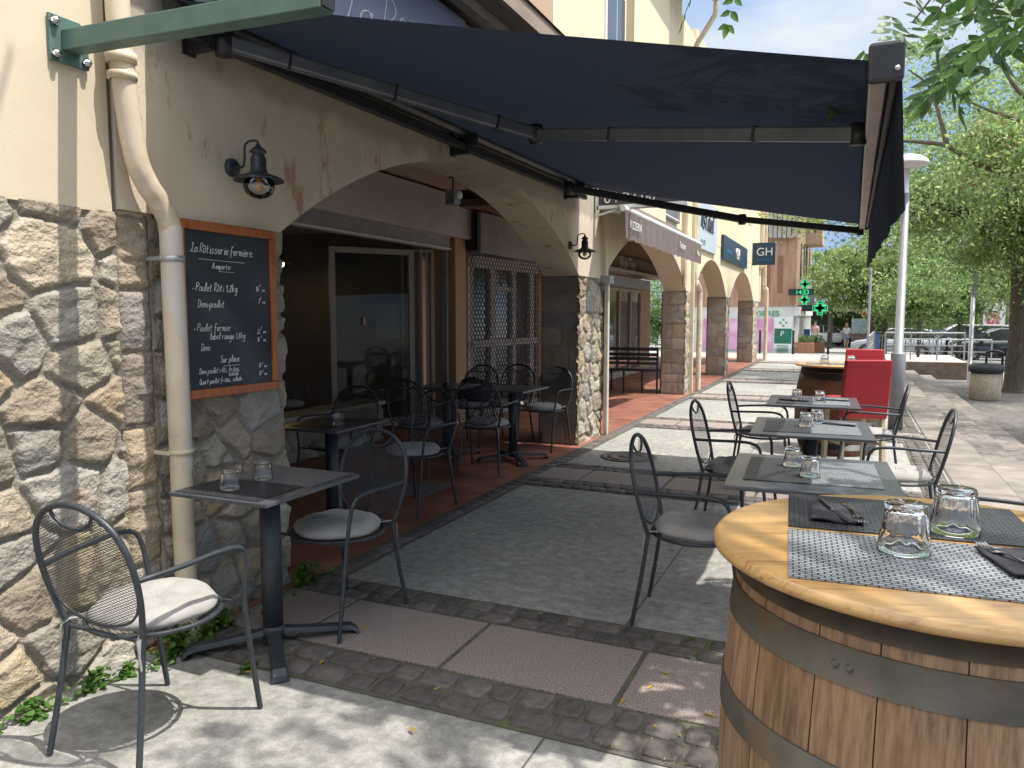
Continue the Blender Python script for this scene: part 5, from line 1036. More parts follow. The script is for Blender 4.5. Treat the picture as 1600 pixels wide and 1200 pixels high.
# railings
def railing(a,b,z0,h,n,label):
    e=empty('metal_railing',(0,0,0),0,label,'railing'); a=Vector(a);b=Vector(b)
    for i in range(n+1): p=a.lerp(b,i/n); MB().tube([(p.x,p.y,z0),(p.x,p.y,z0+h)],.022,8).build('post',M_galv,e)
    m=MB(); m.tube([(a.x,a.y,z0+h),(b.x,b.y,z0+h)],.026,8); m.tube([(a.x,a.y,z0+h*.55),(b.x,b.y,z0+h*.55)],.015,8); m.build('handrail',M_galv,e)
railing((1.0,26.5,0),(3.15,26.5,0),.08,.85,3,'grey handrail standing directly on the low brown wall')
railing((1.6,33,0),(4.8,33,0),-.45,1.0,5,'grey tubular railing in the middle distance before the parked cars')
railing((1.3,37.5,0),(4.6,38.5,0),-.55,1.15,7,'farther grey tubular railing close to the parked cars')
railing((.55,27.5,0),(1.1,40,0),-.12,.9,6,'railing running away along the right side of the pavement')
M_bol=pm('bollard_black',(.015,.017,.02),(.025,.027,.03),rough=.5)
bo=MB().lathe([(0,0),(.05,0),(.05,.95),(.055,.96),(.055,1.03),(.03,1.06),(0,1.06)],(0,0,0),14).build('bollard',M_bol); tag(bo,'','bollard')
for i,(x,y,l) in enumerate(((-3.72,36.0,'black bollard in front of the pink pharmacy poster'),(-2.30,35.8,'black bollard at the corner of the pharmacy'),(-.88,36.5,'black bollard on the open pavement left of the walking woman'),(2.05,28.2,'dark bollard behind the low brown wall'),(3.2,35,'dark bollard among the railings'),(3.9,38.5,'dark bollard nearest to the black car front'))):
    place(bo,i==0,(x,y,(zs(y) if x<1 else zr(y))),0,l,'bollards beyond the terrace')
# bike rack and bicycle
br_=empty('bicycle_rack',(3.3,23.4,-.36),0,'black tubular bicycle rack behind the litter bin','bicycle rack')
for i,x in enumerate((0,.45,1.1)): MB().tube(cat([(x,0,0),(x,0,.75),(x+.02,0,.86),(x+.18,0,.9),(x+.34,0,.86),(x+.36,0,.75),(x+.36,0,0)] if i!=2 else [(x,0,0),(x,0,.7),(x+.1,0,.8),(x+.7,0,.8),(x+.8,0,.7),(x+.8,0,0)],4),.03,8).build('hoop',M_bol,br_)
bk=empty('bicycle',(4.75,25.1,-.36),R(12),'parked bicycle cut by the right edge beside the tree','bicycle')
for x in (0,1.02): 
    w=MB().tube([(x+.32*math.cos(a),0,.33+.32*math.sin(a)) for a in np.linspace(0,2*PI,33)[:-1]],.018,8,closed=True).build('wheel',M_bol,bk); mm=MB()
    for k in range(14): a=k*2*PI/14; mm.tube([(x,0,.33),(x+.31*math.cos(a),0,.33+.31*math.sin(a))],.002,4)
    mm.build('spokes',M_steel,w)
MB().tube([(0,0,.33),(.42,0,.30),(.30,0,.80),(0,0,.33)],.014,8).tube([(.42,0,.30),(.88,0,.72),(.30,0,.72)],.016,8).tube([(1.02,0,.33),(.86,0,.85)],.014,8).build('frame',M_green,bk)
MB().tube([(.80,-.25,.95),(.86,-.1,.92),(.86,.1,.92),(.80,.25,.95)],.012,8).build('handlebar',M_steel,bk); MB().box((.18,-.06,.83),(.40,.06,.88)).build('saddle',M_bol,bk,bevel=.02)

# ---- cars
M_tyre=pm('tyre',(.02,.02,.02),(.03,.03,.03),rough=.85); M_rim=pm('rim_alloy',(.5,.5,.52),(.4,.4,.42),rough=.3,metal=.8)
def make_car(label,loc,rz,c,kind='suv',rough=.22):
    e=empty('parked_car',loc,rz,label,'car','cars parked along the street'); paint=pm('paint_%d%d%d'%tuple(int(x*100) for x in c),c,tuple(x*.95 for x in c),rough=rough,coat=1,scale=2,spec=.6)
    L=4.5; prof={'suv':[(-2.25,.45,.80),(-2.2,.32,1.02),(-2.0,.26,1.06),(-1.5,.24,1.08),(1.0,.24,1.02),(1.5,.26,.98),(2.0,.28,.90),(2.2,.34,.78),(2.27,.45,.66)],'van':[(-2.3,.45,1.0),(-2.25,.3,1.15),(-1.6,.26,1.15),(1.2,.24,1.10),(1.8,.28,1.0),(2.2,.34,.85),(2.3,.45,.7)]}[kind]
    V=[];F=[]
    for (x,zb,zt) in prof:
        t=abs(x)/2.27; w=.90-.12*max(0,(t-.75)/.25)**2
        V+=[(x,-w*.92,zb),(x,-w,zb+.15),(x,-w*1.0,zb+.35 if zt-zb>.4 else (zb+zt)/2),(x,-w*.97,zt-.05),(x,-w*.85,zt),(x,w*.85,zt),(x,w*.97,zt-.05),(x,w*1.0,zb+.35 if zt-zb>.4 else (zb+zt)/2),(x,w,zb+.15),(x,w*.92,zb)]
    n=len(prof); F=[(i*10+j,(i+1)*10+j,(i+1)*10+(j+1)%10,i*10+(j+1)%10) for i in range(n-1) for j in range(10)]+[tuple(range(9,-1,-1)),tuple(range((n-1)*10,n*10))]
    MB().add(V,F,True).build('body',paint,e)
    H=1.62 if kind=='suv' else 1.85
    g=[(-2.12,1.04,.80,1.05,.79),(-1.85,H-.12,.66,1.05,.80),(-1.2,H,.66,1.05,.82),(.2,H-.01,.66,1.03,.82),(.75,H-.22,.68,1.0,.81),(1.25,1.01,.76,1.0,.78)] if kind=='suv' else [(-2.25,1.14,.82,1.12,.82),(-2.2,H-.05,.74,1.12,.84),(-1.6,H,.74,1.1,.84),(.6,H,.74,1.1,.84),(1.1,H-.3,.74,1.08,.82),(1.6,1.06,.76,1.04,.78)]
    V=[]
    for (x,zt,wt,zb,wb) in g: V+=[(x,-wb,zb-.03),(x,-wt,zt-.02),(x,wt,zt-.02),(x,wb,zb-.03)]
    F=[]
    n=len(g); F=[(i*4+j,(i+1)*4+j,(i+1)*4+j+1,i*4+j+1) for i in range(n-1) for j in range(3)]+[(0,1,2,3),(4*n-1,4*n-2,4*n-3,4*n-4)]
    MB().add(V,F).build('windows',M_darkglass,e)
    rf=MB(); P=[(x,zt,wt) for (x,zt,wt,_,_) in g[1:-1]]; V=[]
    for (x,zt,wt) in P: V+=[(x,-wt-.012,zt-.06),(x,-wt*.9,zt+.012),(x,wt*.9,zt+.012),(x,wt+.012,zt-.06)]
    rf.add(V,[(i*4+j,(i+1)*4+j,(i+1)*4+j+1,i*4+j+1) for i in range(len(P)-1) for j in range(3)],True); 
    for s in (-1,1):
        for (a,b) in (((g[0][0],s*g[0][4],1.03),(g[1][0],s*(g[1][2]+.01),g[1][1]-.05)),((g[-1][0],s*g[-1][4],1.0),(g[-2][0],s*(g[-2][2]+.01),g[-2][1]-.05)),((-.35,s*.83,1.03),(-.35,s*.675,H-.06)),((-1.35,s*.83,1.03),(-1.4,s*.675,H-.06))): rf.bar(a,b,.05,.06,(0,1,0))
    rf.build('roof',paint,e,fix=False)
    for x in (-1.38,1.42):
        for s in (-1,1):
            w=MB().lathe([(.22,-.11),(.30,-.11),(.335,-.08),(.335,.08),(.30,.11),(.22,.11)],(x,s*.80,.335),24,'y').build('tyre',M_tyre,e); rm_=MB().lathe([(0,.05),(.05,.06),(.06,.04),(.21,.06),(.23,.115),(.22,.0),(0,0)] if s>0 else [(0,-.05),(.05,-.06),(.06,-.04),(.21,-.06),(.23,-.115),(.22,.0),(0,0)],(x,s*.80,.335),24,'y',flute=None)
            for k in range(5): a=k*2*PI/5; rm_.bar((x,s*.915,.335),(x+.2*math.cos(a),s*.915,.335+.2*math.sin(a)),.05,.02,(0,1,0))
            rm_.build('rim',M_rim,w)
            MB().lathe([(.345,-.02),(.40,-.02),(.40,.0),(.345,0)],(x,s*.905,.335),24,'y').build('wheel_arch',M_tyre,e)
    for s in (-1,1):
        MB().box((2.12,s*.52,.68),(2.26,s*.80,.80)).build('headlight',pm('headlight',(.6,.62,.65),(.5,.52,.55),rough=.15),e,bevel=.02)
        MB().box((.9,s*.84,1.0),(1.08,s*1.02,1.14)).build('mirror',paint,e,bevel=.03)
    MB().box((2.24,-.45,.42),(2.285,.45,.62)).build('grille',M_tyre,e,bevel=.01)
    return e
zc=lambda y:zr(y)-.01
make_car('black suv parked side on behind the railings',(6.95,45.5,zc(45.5)),R(186),(.015,.018,.024))
make_car('silver grey car parked just behind the black suv',(6.0,50,zc(50)),R(182),(.42,.44,.46),'van')
make_car('pale blue grey car half hidden by the trees left of the suv',(2.4,49,zc(49)),R(170),(.35,.40,.45))
make_car('grey car cut by the right edge beyond the tree trunk',(9.6,44,zc(44)),R(184),(.22,.23,.26))
make_car('dark grey car parked between the railings and the trees',(3.6,56,zc(56)),R(176),(.10,.11,.13))
make_car('white suv parked under the garage canopy behind the pharmacy crosses',(-1.9,66,-.95),R(20),(.75,.75,.75))
# ---- people
def person(name,loc,rz,label,top,bottom,hair,shorts=True,pose=0,dress=False):
    e=empty('person',loc,rz,label,'person','people walking in the distance')
    J=[(0,0,.95),(0,0,1.12),(0,.0,1.32),(0,0,1.44),(0,.01,1.50),(0,.02,1.60),(0,.02,1.70), # spine..head
       (.17,0,1.40),(.22,-.02,1.12),(.20,.06,.90),(-.17,0,1.40),(-.22,.02,1.12),(-.21,.10,.90),
       (.09,0,.90),(.10,.06+pose,.50),(.10,.0+pose*1.2,.08),(.10,.14+pose*1.2,.03),(-.09,0,.90),(-.10,-.02-pose,.50),(-.10,-.14-pose,.09),(-.10,-.02-pose,.03),(.20,.09,.82),(-.21,.13,.82)]
    Ed=[(0,1),(1,2),(2,3),(3,4),(4,5),(5,6),(3,7),(7,8),(8,9),(3,10),(10,11),(11,12),(0,13),(13,14),(14,15),(15,16),(0,17),(17,18),(18,19),(19,20),(9,21),(12,22)]
    rad=[.14,.12,.15,.10,.05,.085,.07,.065,.045,.032,.065,.045,.032,.095,.06,.04,.035,.095,.06,.04,.035,.03,.03]
    def skin(nm,idx,k,mat):
        me=bpy.data.meshes.new(nm); mp_={j:i for i,j in enumerate(idx)}; me.from_pydata([J[i] for i in idx],[(mp_[a],mp_[b]) for a,b in Ed if a in mp_ and b in mp_],[]); me.update()
        o=bpy.data.objects.new(nm,me); COL.objects.link(o); o.parent=e; s=o.modifiers.new('skin','SKIN'); 
        for i,j in enumerate(idx): me.skin_vertices[0].data[i].radius=(rad[j]*k,rad[j]*k*(.72 if j in(0,1,2) else 1))
        me.skin_vertices[0].data[0].use_root=True; b=o.modifiers.new('sub','SUBSURF'); b.levels=2; b.render_levels=2; me.materials.append(mat); return o
    sk=pm('skin',(.50,.30,.21),(.45,.26,.18),rough=.6)
    skin('body',list(range(23)),1,sk); skin('top',[3,2,1,0,7,8,10,11],1.16,top); skin('trousers',[0,13,17]+([14,18] if shorts is not True else []),1.2,bottom) if not shorts is True else None
    if shorts is True: MB().lathe([(.145,1.0),(.165,.92),(.185,.80),(.19,.70),(.17,.70)],(0,0,0),16).build('shorts',bottom,e)
    else: skin('trousers_legs',[13,14,15],1.35,bottom); skin('trousers_legs',[17,18,19],1.35,bottom)
    MB().lathe([(0,1.79),(.06,1.77),(.095,1.70),(.10,1.62),(.09,1.55),(.05,1.50),(0,1.52)],(0,-.015,0),16).build('hair',hair,e)
    return e
pm('skin',(.50,.30,.21),(.45,.26,.18),rough=.6)
person('a',(-.25,58,zs(58)),R(5),'woman in white top and denim shorts walking towards the terrace',M_white,pm('denim',(.18,.24,.34)),pm('blond_hair',(.45,.32,.18)),True,.14)
person('b',(-2.05,52,zs(52)),R(170),'person in pink top and grey trousers near the planter',pm('pink_top',(.55,.36,.34)),pm('grey_cloth',(.32,.34,.38)),pm('dark_hair',(.05,.035,.025)),False,.08)
person('c',(1.1,66,-1.0),R(90),'person in red shirt far away beside the garage canopy',pm('red_shirt',(.5,.06,.05)),MATS['dark_hair'],MATS['dark_hair'],False,.05)
# ---- pharmacy / wooden building
pb=empty('pharmacy_building',(0,0,0),0,'timber clad building with the pharmacy on its ground floor','building')
Yp=37.5; zp=zs(Yp)
def clad(nm,c1,c2,wd):
    m,nt,b=node_mat(nm); N=nt.nodes; L=nt.links; t=N.new('ShaderNodeTexCoord'); w=N.new('ShaderNodeTexWave'); w.bands_direction='DIAGONAL' if wd=='d' else 'X'; w.inputs['Scale'].default_value=2.2; w.inputs['Distortion'].default_value=.0; L.new(t.outputs['Object'],w.inputs['Vector'])
    n=N.new('ShaderNodeTexNoise'); n.inputs['Scale'].default_value=1.5; n.inputs['Detail'].default_value=7; mp=N.new('ShaderNodeMapping'); mp.inputs['Scale'].default_value=(6,6,.5); L.new(t.outputs['Object'],mp.inputs['Vector']); L.new(mp.outputs['Vector'],n.inputs['Vector'])
    r=N.new('ShaderNodeValToRGB'); r.color_ramp.elements[0].position=.35; r.color_ramp.elements[0].color=(*c1,1); r.color_ramp.elements[1].position=.65; r.color_ramp.elements[1].color=(*c2,1); L.new(n.outputs['Fac'],r.inputs['Fac'])
    L.new(r.outputs['Color'],b.inputs['Base Color']); b.inputs['Roughness'].default_value=.85; bp=N.new('ShaderNodeBump'); bp.inputs['Distance'].default_value=.03; bp.inputs['Strength'].default_value=.6; L.new(w.outputs['Fac'],bp.inputs['Height']); L.new(bp.outputs['Normal'],b.inputs['Normal']); return m
M_cl=clad('timber_orange',(.33,.19,.12),(.43,.28,.19),'x'); M_cg=clad('timber_grey',(.34,.31,.28),(.44,.41,.37),'x')
z1=1.88; z2=5.0; xl,xr=-7.4,-2.42
MB().box((xl,Yp,zp-.3),(xr,Yp+14,z1)).build('ground_floor_wall',pm('pale_render',(.62,.62,.58),(.56,.56,.53),rough=.8,scale=2),pb)
mcl=MB(); mcl.box((xl,Yp-.04,z1+.003),(xr+.02,Yp+14,z2)); mcl.build('timber_cladding',M_cl,pb)
mcg=MB()
x=xl
while x<xr-.02:
    mcg.box((x,Yp-.25,z2+.003),(x+.16,Yp-.12,9.2)); x+=.2
mcg.box((xl,Yp-.11,z2+.003),(xr+.0,Yp+14,9.2)); mcg.build('grey_slats',M_cg,pb)
ms=MB()
yy=Yp
while yy<Yp+14: ms.box((xr+.022,yy,z1+.05),(xr+.08,yy+.14,9.2)); yy+=.28
ms.build('side_slats',pm('pale_timber',(.52,.38,.27),(.44,.31,.22),rough=.85,scale=4),pb)
md=MB()
for k in range(3): md.box((-4.25+.55*k,Yp-.07,2.5),(-4.05+.55*k,Yp-.042,4.2))
w_=md.build('narrow_windows',pm('shutter_brown',(.20,.10,.06),(.26,.13,.08),rough=.8),pb)
for k in range(4): MB().box((xr+.082,Yp+2.2+k*2.6,3.2+.25*k),(xr+.12,Yp+2.9+k*2.6,4.9+.2*k)).build('window',M_darkglass,pb)
MB().box((xr+.08,Yp+6,5.2),(xr+.9,Yp+8.5,7.2)).build('bay_box',MATS['pale_timber'],pb)
ml=MB()
for yk in range(12): ml.box((xr+.01,Yp+.6+yk*1.05,zp-.3),(xr+.18,Yp+.95+yk*1.05,z1-.45))
ml.build('white_fins',M_white,pb); MB().box((xr+.005,Yp+.02,z1-.44),(xr+.25,Yp+13,z1-.02)).build('fascia',M_white,pb)
MB().box((xr+.252,Yp+.9,z1-.36),(xr+.27,Yp+1.5,z1-.12)).build('red_square',pm('sign_red_small',(.5,.04,.05)),pb)
text('shopfront_lettering','PHARMACIE',.26,XP((xr+.255,Yp+3.5,z1-.36)),pm('pharmacy_green',(.03,.35,.16)),pb,ext=.005)
text('fascia_lettering','ORRES',.36,YN((-4.12,Yp-.012,1.42)),MATS['pharmacy_green'],pb,ext=.02)
def pink():
    m,nt,b=node_mat('pink_petals'); N=nt.nodes; L=nt.links; t=N.new('ShaderNodeTexCoord'); v=N.new('ShaderNodeTexVoronoi'); v.inputs['Scale'].default_value=1.8; v.feature='SMOOTH_F1'; L.new(t.outputs['Object'],v.inputs['Vector'])
    r=N.new('ShaderNodeValToRGB'); e=r.color_ramp.elements; e[0].color=(.72,.50,.62,1); e[1].color=(.52,.16,.36,1); e[0].position=.2; e[1].position=.75; L.new(v.outputs['Distance'],r.inputs['Fac']); L.new(r.outputs['Color'],b.inputs['Base Color']); b.inputs['Roughness'].default_value=.4; return m
M_pink=pink()
po=MB().box((-4.20,Yp-.03,zp+.12),(-3.32,Yp-.004,1.30)).build('petal_poster',M_pink); tag(po,'big pink petal poster in the pharmacy window','poster')
po=MB().box((-6.5,Yp-.03,zp+.12),(-4.30,Yp-.004,1.30)).build('petal_poster',M_pink); tag(po,'wider pink poster seen through the last arches','poster')
pp=empty('information_board',(0,0,0),0,'tall white and green information panel at the pharmacy corner','sign')
MB().box((-3.26,Yp-.04,zp+.2),(-2.46,Yp-.004,1.38)).build('board',M_white,pp); MB().box((-3.24,Yp-.046,.15),(-2.48,Yp-.042,.85)).build('green_field',pm('panel_green',(.02,.16,.10)),pp)
text('letter_p','P',.34,YN((-2.98,Yp-.055,.50)),M_white,pp,ext=.003)
m=MB()
for (dx,dz,c) in ((0,.14,0),(0,-.14,0),(.13,0,0),(-.13,0,0)): m.box((-2.86+dx-.05,Yp-.05,1.12+dz-.05),(-2.86+dx+.05,Yp-.042,1.12+dz+.05))
m.build('logo_cross',pm('logo_mix',(.55,.16,.10),(.10,.40,.25),scale=3,lo=.45,hi=.55),pp)
for k in range(5): MB().box((-3.12,Yp-.045,.04-k*.07),(-2.6,Yp-.042,.07-k*.07)).build('text_line',MATS['panel_green'],pp)
# LED crosses
G1=emis('green_led',(.04,.8,.28),.55,(.0,.1,.05)); M_dk=pm('led_housing',(.008,.03,.03),(.012,.04,.038),rough=.4)
def cross(cx,cz,s,y,par,nm='led_cross'):
    m=MB(); 
    for (a,b) in ((s,s*.38),(s*.38,s)): m.box((cx-a,y,cz-b),(cx+a,y+.12,cz+b))
    c=m.build(nm,M_dk,par); t=s*.07; m=MB(); q=s*.38; P=[(-q,s),(q,s),(q,q),(s,q),(s,-q),(q,-q),(q,-s),(-q,-s),(-q,-q),(-s,-q),(-s,q),(-q,q)]
    for k,sc2 in ((0,.92),(1,.66)):
        pp_=[(cx+a*sc2*(1 if abs(a)>q*.99 else 1),cz+b*sc2) for a,b in P]
        for (a,b),(c_,d) in zip(pp_,pp_[1:]+pp_[:1]): m.bar((a,y-.012,b),(c_,y-.012,d),t,t,(0,1,0))
    m.build('led_outline',G1,c)
cr1=empty('pharmacy_cross',(0,0,0),0,'green pharmacy cross with digital clock, the upper one on the wooden building','sign')
MB().box((-2.66,37.10,2.36),(-1.57,37.22,2.66)).build('clock_bar',M_dk,cr1); cross(-1.96,2.86,.235,37.12,cr1); cross(-1.96,2.16,.235,37.12,cr1)
text('clock_digits','14:53',.27,YN((-2.36,37.085,2.415)),G1,cr1,ext=.004); MB().bar((-1.7,37.2,2.5),(-1.7,37.9,2.5),.08,.08).build('arm',M_dk,cr1); MB().bar((-1.7,37.9,2.5),(xr+.05,37.9,2.5),.08,.08).build('arm',M_dk,cr1)
cr2=empty('pharmacy_cross',(0,0,0),0,'larger green outline pharmacy cross, the lower one at the corner','sign'); cross(-1.36,1.80,.345,39.0,cr2); MB().bar((xr+.1,39.06,1.80),(-1.6,39.06,1.80),.08,.3).build('arm',M_dk,cr2)
hm=MB().box((-1.98,39.9,1.95),(-1.66,40.1,2.5)).build('light_box',M_galv); tag(hm,'grey box lamp on the wall between the two pharmacy crosses','lamp')
bs_=MB().box((xr+.19,42.5,-.2),(xr+.5,42.54,.75)).build('blue_notice',pm('notice_blue',(.03,.10,.35),(.05,.16,.45),scale=6)); tag(bs_,'upright blue notice on the white pharmacy side','sign')
# planters
M_corten=pm('terracotta_planter',(.40,.19,.12),(.34,.16,.10),rough=.8,scale=5)
def leafcloud(cent,rad,n,size,mat,name,parent=None,rng_=None,droop=.4,clumps=0,flat=1.0):
    r=rng_ or RNG; c=np.array(cent,float); rad=np.array(rad,float)
    if clumps:
        cc=r.normal(size=(clumps,3)); cc/=np.linalg.norm(cc,axis=1)[:,None]; cc*=(r.random((clumps,1))**.4); k=r.integers(0,clumps,n); d=r.normal(size=(n,3))*np.array((.17,.17,.10)); P=c+(cc[k]+d)*rad
    else:
        d=r.normal(size=(n,3)); d/=np.linalg.norm(d,axis=1)[:,None]; P=c+d*(r.random((n,1))**.45)*rad
    return leafquads(P,size,mat,name,parent,r,droop)
def leafquads(P,size,mat,name,parent,r,droop=.4,asp=.42):
    n=len(P); u=r.normal(size=(n,3)); u[:,2]-=droop; u/=np.linalg.norm(u,axis=1)[:,None]; w=r.normal(size=(n,3)); w=np.cross(u,w); w/=np.linalg.norm(w,axis=1)[:,None]; s=size*(.6+.8*r.random((n,1)))
    a=P-u*s*.5; b=P+w*s*asp*.5; c_=P+u*s*.5; d_=P-w*s*asp*.5; V=np.stack([a,b,c_,d_],1).reshape(-1,3); F=np.arange(4*n).reshape(n,4)
    return npmesh(name,V,F,mat,parent)
for i,(x,y,l) in enumerate(((-1.95,38.3,'long terracotta planter with green plants at the pharmacy'),(-1.55,40.4,'second terracotta planter behind the first'))):
    p=empty('planter',(x,y,zs(y)),0,l,'planter','planters at the pharmacy'); MB().box((-.42,-.3,0),(.42,.3,.5)).build('trough',M_corten,p,bevel=.02); f=leafcloud((0,0,.62),(.42,.28,.28),260,.13,M_leafA,'plants',p)
# garage canopy in the far background
gc=empty('garage_building',(0,0,0),0,'pale flat roofed garage canopy with red roundel sign far behind the walkers','building')
MB().box((-4.5,64,1.75),(3.0,76,2.5)).build('canopy',pm('beige_fascia',(.50,.44,.36),(.46,.40,.33),rough=.8),gc); MB().box((-4.5,76,-1.2),(3.0,76.3,1.75)).build('back_wall',pm('dark_back',(.10,.095,.09)),gc)
for x in (-4.3,2.7): MB().box((x,64.2,-1.2),(x+.3,64.5,1.75)).build('column',M_galv,gc)
MB().box((.1,63.9,-.9),(1.6,66,.0)).build('kiosk',pm('kiosk_brown',(.18,.12,.10)),gc); MB().box((.05,63.95,.05),(1.5,65,1.2)).build('kiosk_window',pm('kiosk_glass',(.35,.42,.44),rough=.2),gc)
rsn=MB().box((.75,63.7,1.45),(1.75,63.8,2.3)).build('red_sign',pm('sign_red',(.55,.03,.04))); tag(rsn,'square red sign on the garage canopy','sign')
MB().lathe([(.22,0),(.30,0),(.30,-.02),(.22,-.02)],(1.25,63.69,1.87),24,'y').build('white_ring',M_white,rsn)
# distant buildings right
db=empty('distant_building',(0,0,0),0,'pale wall and white lamp panel beyond the parked cars','building'); MB().box((3,78,-1.5),(22,84,3.2)).build('wall',pm('far_beige',(.42,.34,.25),(.38,.31,.24)),db); MB().box((3,77.9,3.2),(22,84,3.4)).build('roof_edge',M_tileroof,db)
for k in range(6): MB().box((4+k*3,77.95,.3),(5.2+k*3,77.99,1.9)).build('window',M_darkglass,db)
db=empty('beige_building',(0,0,0),0,'beige building at the right edge behind the big tree','building'); MB().box((13.5,60,-1.2),(24,72,11)).build('wall',pm('far_cream',(.50,.45,.36),(.46,.42,.34)),db)
for k in range(3):
    for j in range(3): MB().box((14.2+k*2.8,59.95,1+j*3),(15.4+k*2.8,59.99,2.6+j*3)).build('window',M_darkglass,db)
bbd=empty('advertising_panel',(7.6,52,zr(52)),0,'white advertising panel standing between the car and the big trunk','sign'); MB().box((-.55,0,1.3),(.55,.12,3.2)).build('panel',M_white,bbd); MB().box((-.35,-.005,1.6),(.30,-.001,2.6)).build('poster',pm('ad_red',(.5,.12,.12),(.7,.7,.7),scale=5,lo=.5,hi=.6),bbd); MB().box((-.62,.02,0),(-.56,.1,2.6)).build('post',pm('rust_post',(.25,.12,.08)),bbd); MB().box((-.3,.03,0),(.3,.09,1.3)).build('foot',M_galv,bbd)
bbu=MB().box((0,0,0),(.5,.4,1.3)).build('blue_bin',pm('bin_blue',(.05,.13,.34)),None,(1.25,48,zr(48)),bevel=.04); tag(bbu,'blue bin standing beside the twin tree trunks','bin')
MB().box((-.02,-.02,1.303),(.52,.42,1.38)).build('lid',M_bol,bbu,bevel=.02)
#==================================================================== TREES
def branch_tree(name,loc,h_fork,r0,blobs,nleaf,size,mats,label,seed=1,bark=None,nb=9,seeds=0,twigs=3,group='street trees',clump=(.12,.06),lean=(0,0),limb_r=.42):
    r=np.random.default_rng(seed); rr=random.Random(seed); e=empty(name,loc,0,label,'tree',group); bark=bark or M_bark
    tr=MB(); top=Vector((lean[0],lean[1],h_fork)); pts=[Vector((0,0,-.05)),Vector((lean[0]*.1,lean[1]*.1,h_fork*.12)),Vector((lean[0]*.35+.03,lean[1]*.4,h_fork*.5)),top]; tr.tube(cat(pts,4),[r0*1.35,r0*1.2,r0*1.08,r0*1.02,r0,r0*.98,r0*.97,r0*.96,r0*.95,r0*.95,r0*.95,r0*.96,r0*.98],14); tr.build('trunk',bark,e)
    lb_=MB(); ends=[]
    for b in range(nb):
        bl=blobs[b%len(blobs)]; c=Vector(bl[:3]); rad=Vector(bl[3:6]); d=Vector((rr.gauss(0,1),rr.gauss(0,1),rr.gauss(0,.6))).normalized(); tgt=c+Vector((d.x*rad.x,d.y*rad.y,d.z*rad.z))*.72
        mid=top.lerp(tgt,.5)+Vector((rr.uniform(-.3,.3),rr.uniform(-.3,.3),.12*(tgt-top).length)); q1=top.lerp(mid,.4)+Vector((0,0,.1)); P=cat([top-Vector((0,0,.25)),q1,mid,tgt],5); n=len(P); r1=r0*limb_r*rr.uniform(.75,1.15); lb_.tube(P,[r1*(1-.86*i/(n-1)) for i in range(n)],8)
        ends.append(tgt)
        for t in range(twigs):
            i=rr.randrange(n//3,n-1); p=P[i]; dd=Vector((rr.gauss(0,1),rr.gauss(0,1),rr.gauss(-.1,.6))).normalized()*rr.uniform(.35,.75)*min(rad.x,rad.z)*.9; q=p+dd; m2=p.lerp(q,.5)+Vector((0,0,.12*dd.length)); rb=r1*(1-.86*i/(n-1))*.6; P2=cat([p,m2,q],4); lb_.tube(P2,[rb*(1-.8*k/(len(P2)-1)) for k in range(len(P2))],6); ends.append(q)
            for t2 in range(2):
                d3=Vector((rr.gauss(0,1),rr.gauss(0,1),rr.gauss(-.2,.5))).normalized()*dd.length*.5; s=m2.lerp(q,rr.random()); lb_.tube([s,s+d3*.5+Vector((0,0,.03)),s+d3],[rb*.4,rb*.3,rb*.12],5); ends.append(s+d3)
    lb_.build('limbs',bark,e)
    # leaf clumps: around branch ends and random in blobs
    C=[]; 
    for p in ends: C.append(np.array(p))
    nn=max(0,int(len(ends)*1.0))
    for k in range(nn):
        bl=blobs[k%len(blobs)]; d=r.normal(size=3); d/=np.linalg.norm(d); C.append(np.array(bl[:3])+d*np.array(bl[3:6])*(r.random()**.4))
    C=np.array(C); k=r.integers(0,len(C),nleaf); bs_=np.mean([b[3] for b in blobs]); sx=clump[0]*bs_; sz=clump[1]*bs_; wgt=.5+r.random(len(C)); P=C[k]+r.normal(size=(nleaf,3))*np.array((sx,sx,sz))*wgt[k][:,None]
    # drooping edges
    rad=np.hypot(P[:,0]-C[k][:,0],P[:,1]-C[k][:,1]); P[:,2]-=.55*rad**2/max(sx,.05)*.5
    g=r.random(nleaf); n1=int(nleaf*.62); leafquads(P[:n1],size,mats[0],'leaves',e,r,.5); leafquads(P[n1:],size,mats[1],'leaves',e,r,.5)
    if seeds:
        k=r.integers(0,len(C),seeds); S=C[k]+r.normal(size=(seeds,3))*sx*.5; idx=np.repeat(np.arange(seeds),14); leafquads(S[idx]+r.normal(size=(len(idx),3))*.09,.07,M_seed,'seed_clusters',e,r,.3)
    return e
LA,LB=M_leafA,M_leafB
branch_tree('street_tree',(3.62,21.4,-.36),3.2,.22,[(-.6,-1,4.8,3.4,3.2,1.7),(1.5,.5,6.4,3.4,3.4,2.6),(-3.0,-2.2,4.6,2.3,2.2,1.1),(-.3,-1.5,7.2,3.3,3.0,2.2),(3.2,-.5,5.0,2.6,2.6,1.8),(-1.9,-.6,6.2,2.4,2.4,1.7)],80000,.10,(LA,LB),'big street tree with thick ridged trunk standing behind the litter bin',3,nb=22,seeds=150,clump=(.115,.05),limb_r=.42)
t2=branch_tree('street_tree',(5.3,13.2,-.36),3.0,.2,[(-2.2,.6,4.9,2.0,2.2,1.1),(-1.0,.8,6.4,2.6,2.6,1.7),(0,-1,5.6,2.8,3,1.6),(-3.4,.2,4.2,1.0,1.0,.5)],26000,.085,(LA,LB),'tree outside the right edge whose crooked limbs reach in above the litter bin',31,nb=9,seeds=90,clump=(.11,.05))
l2_=MB(); o2=Vector((5.3,13.2,-.36))
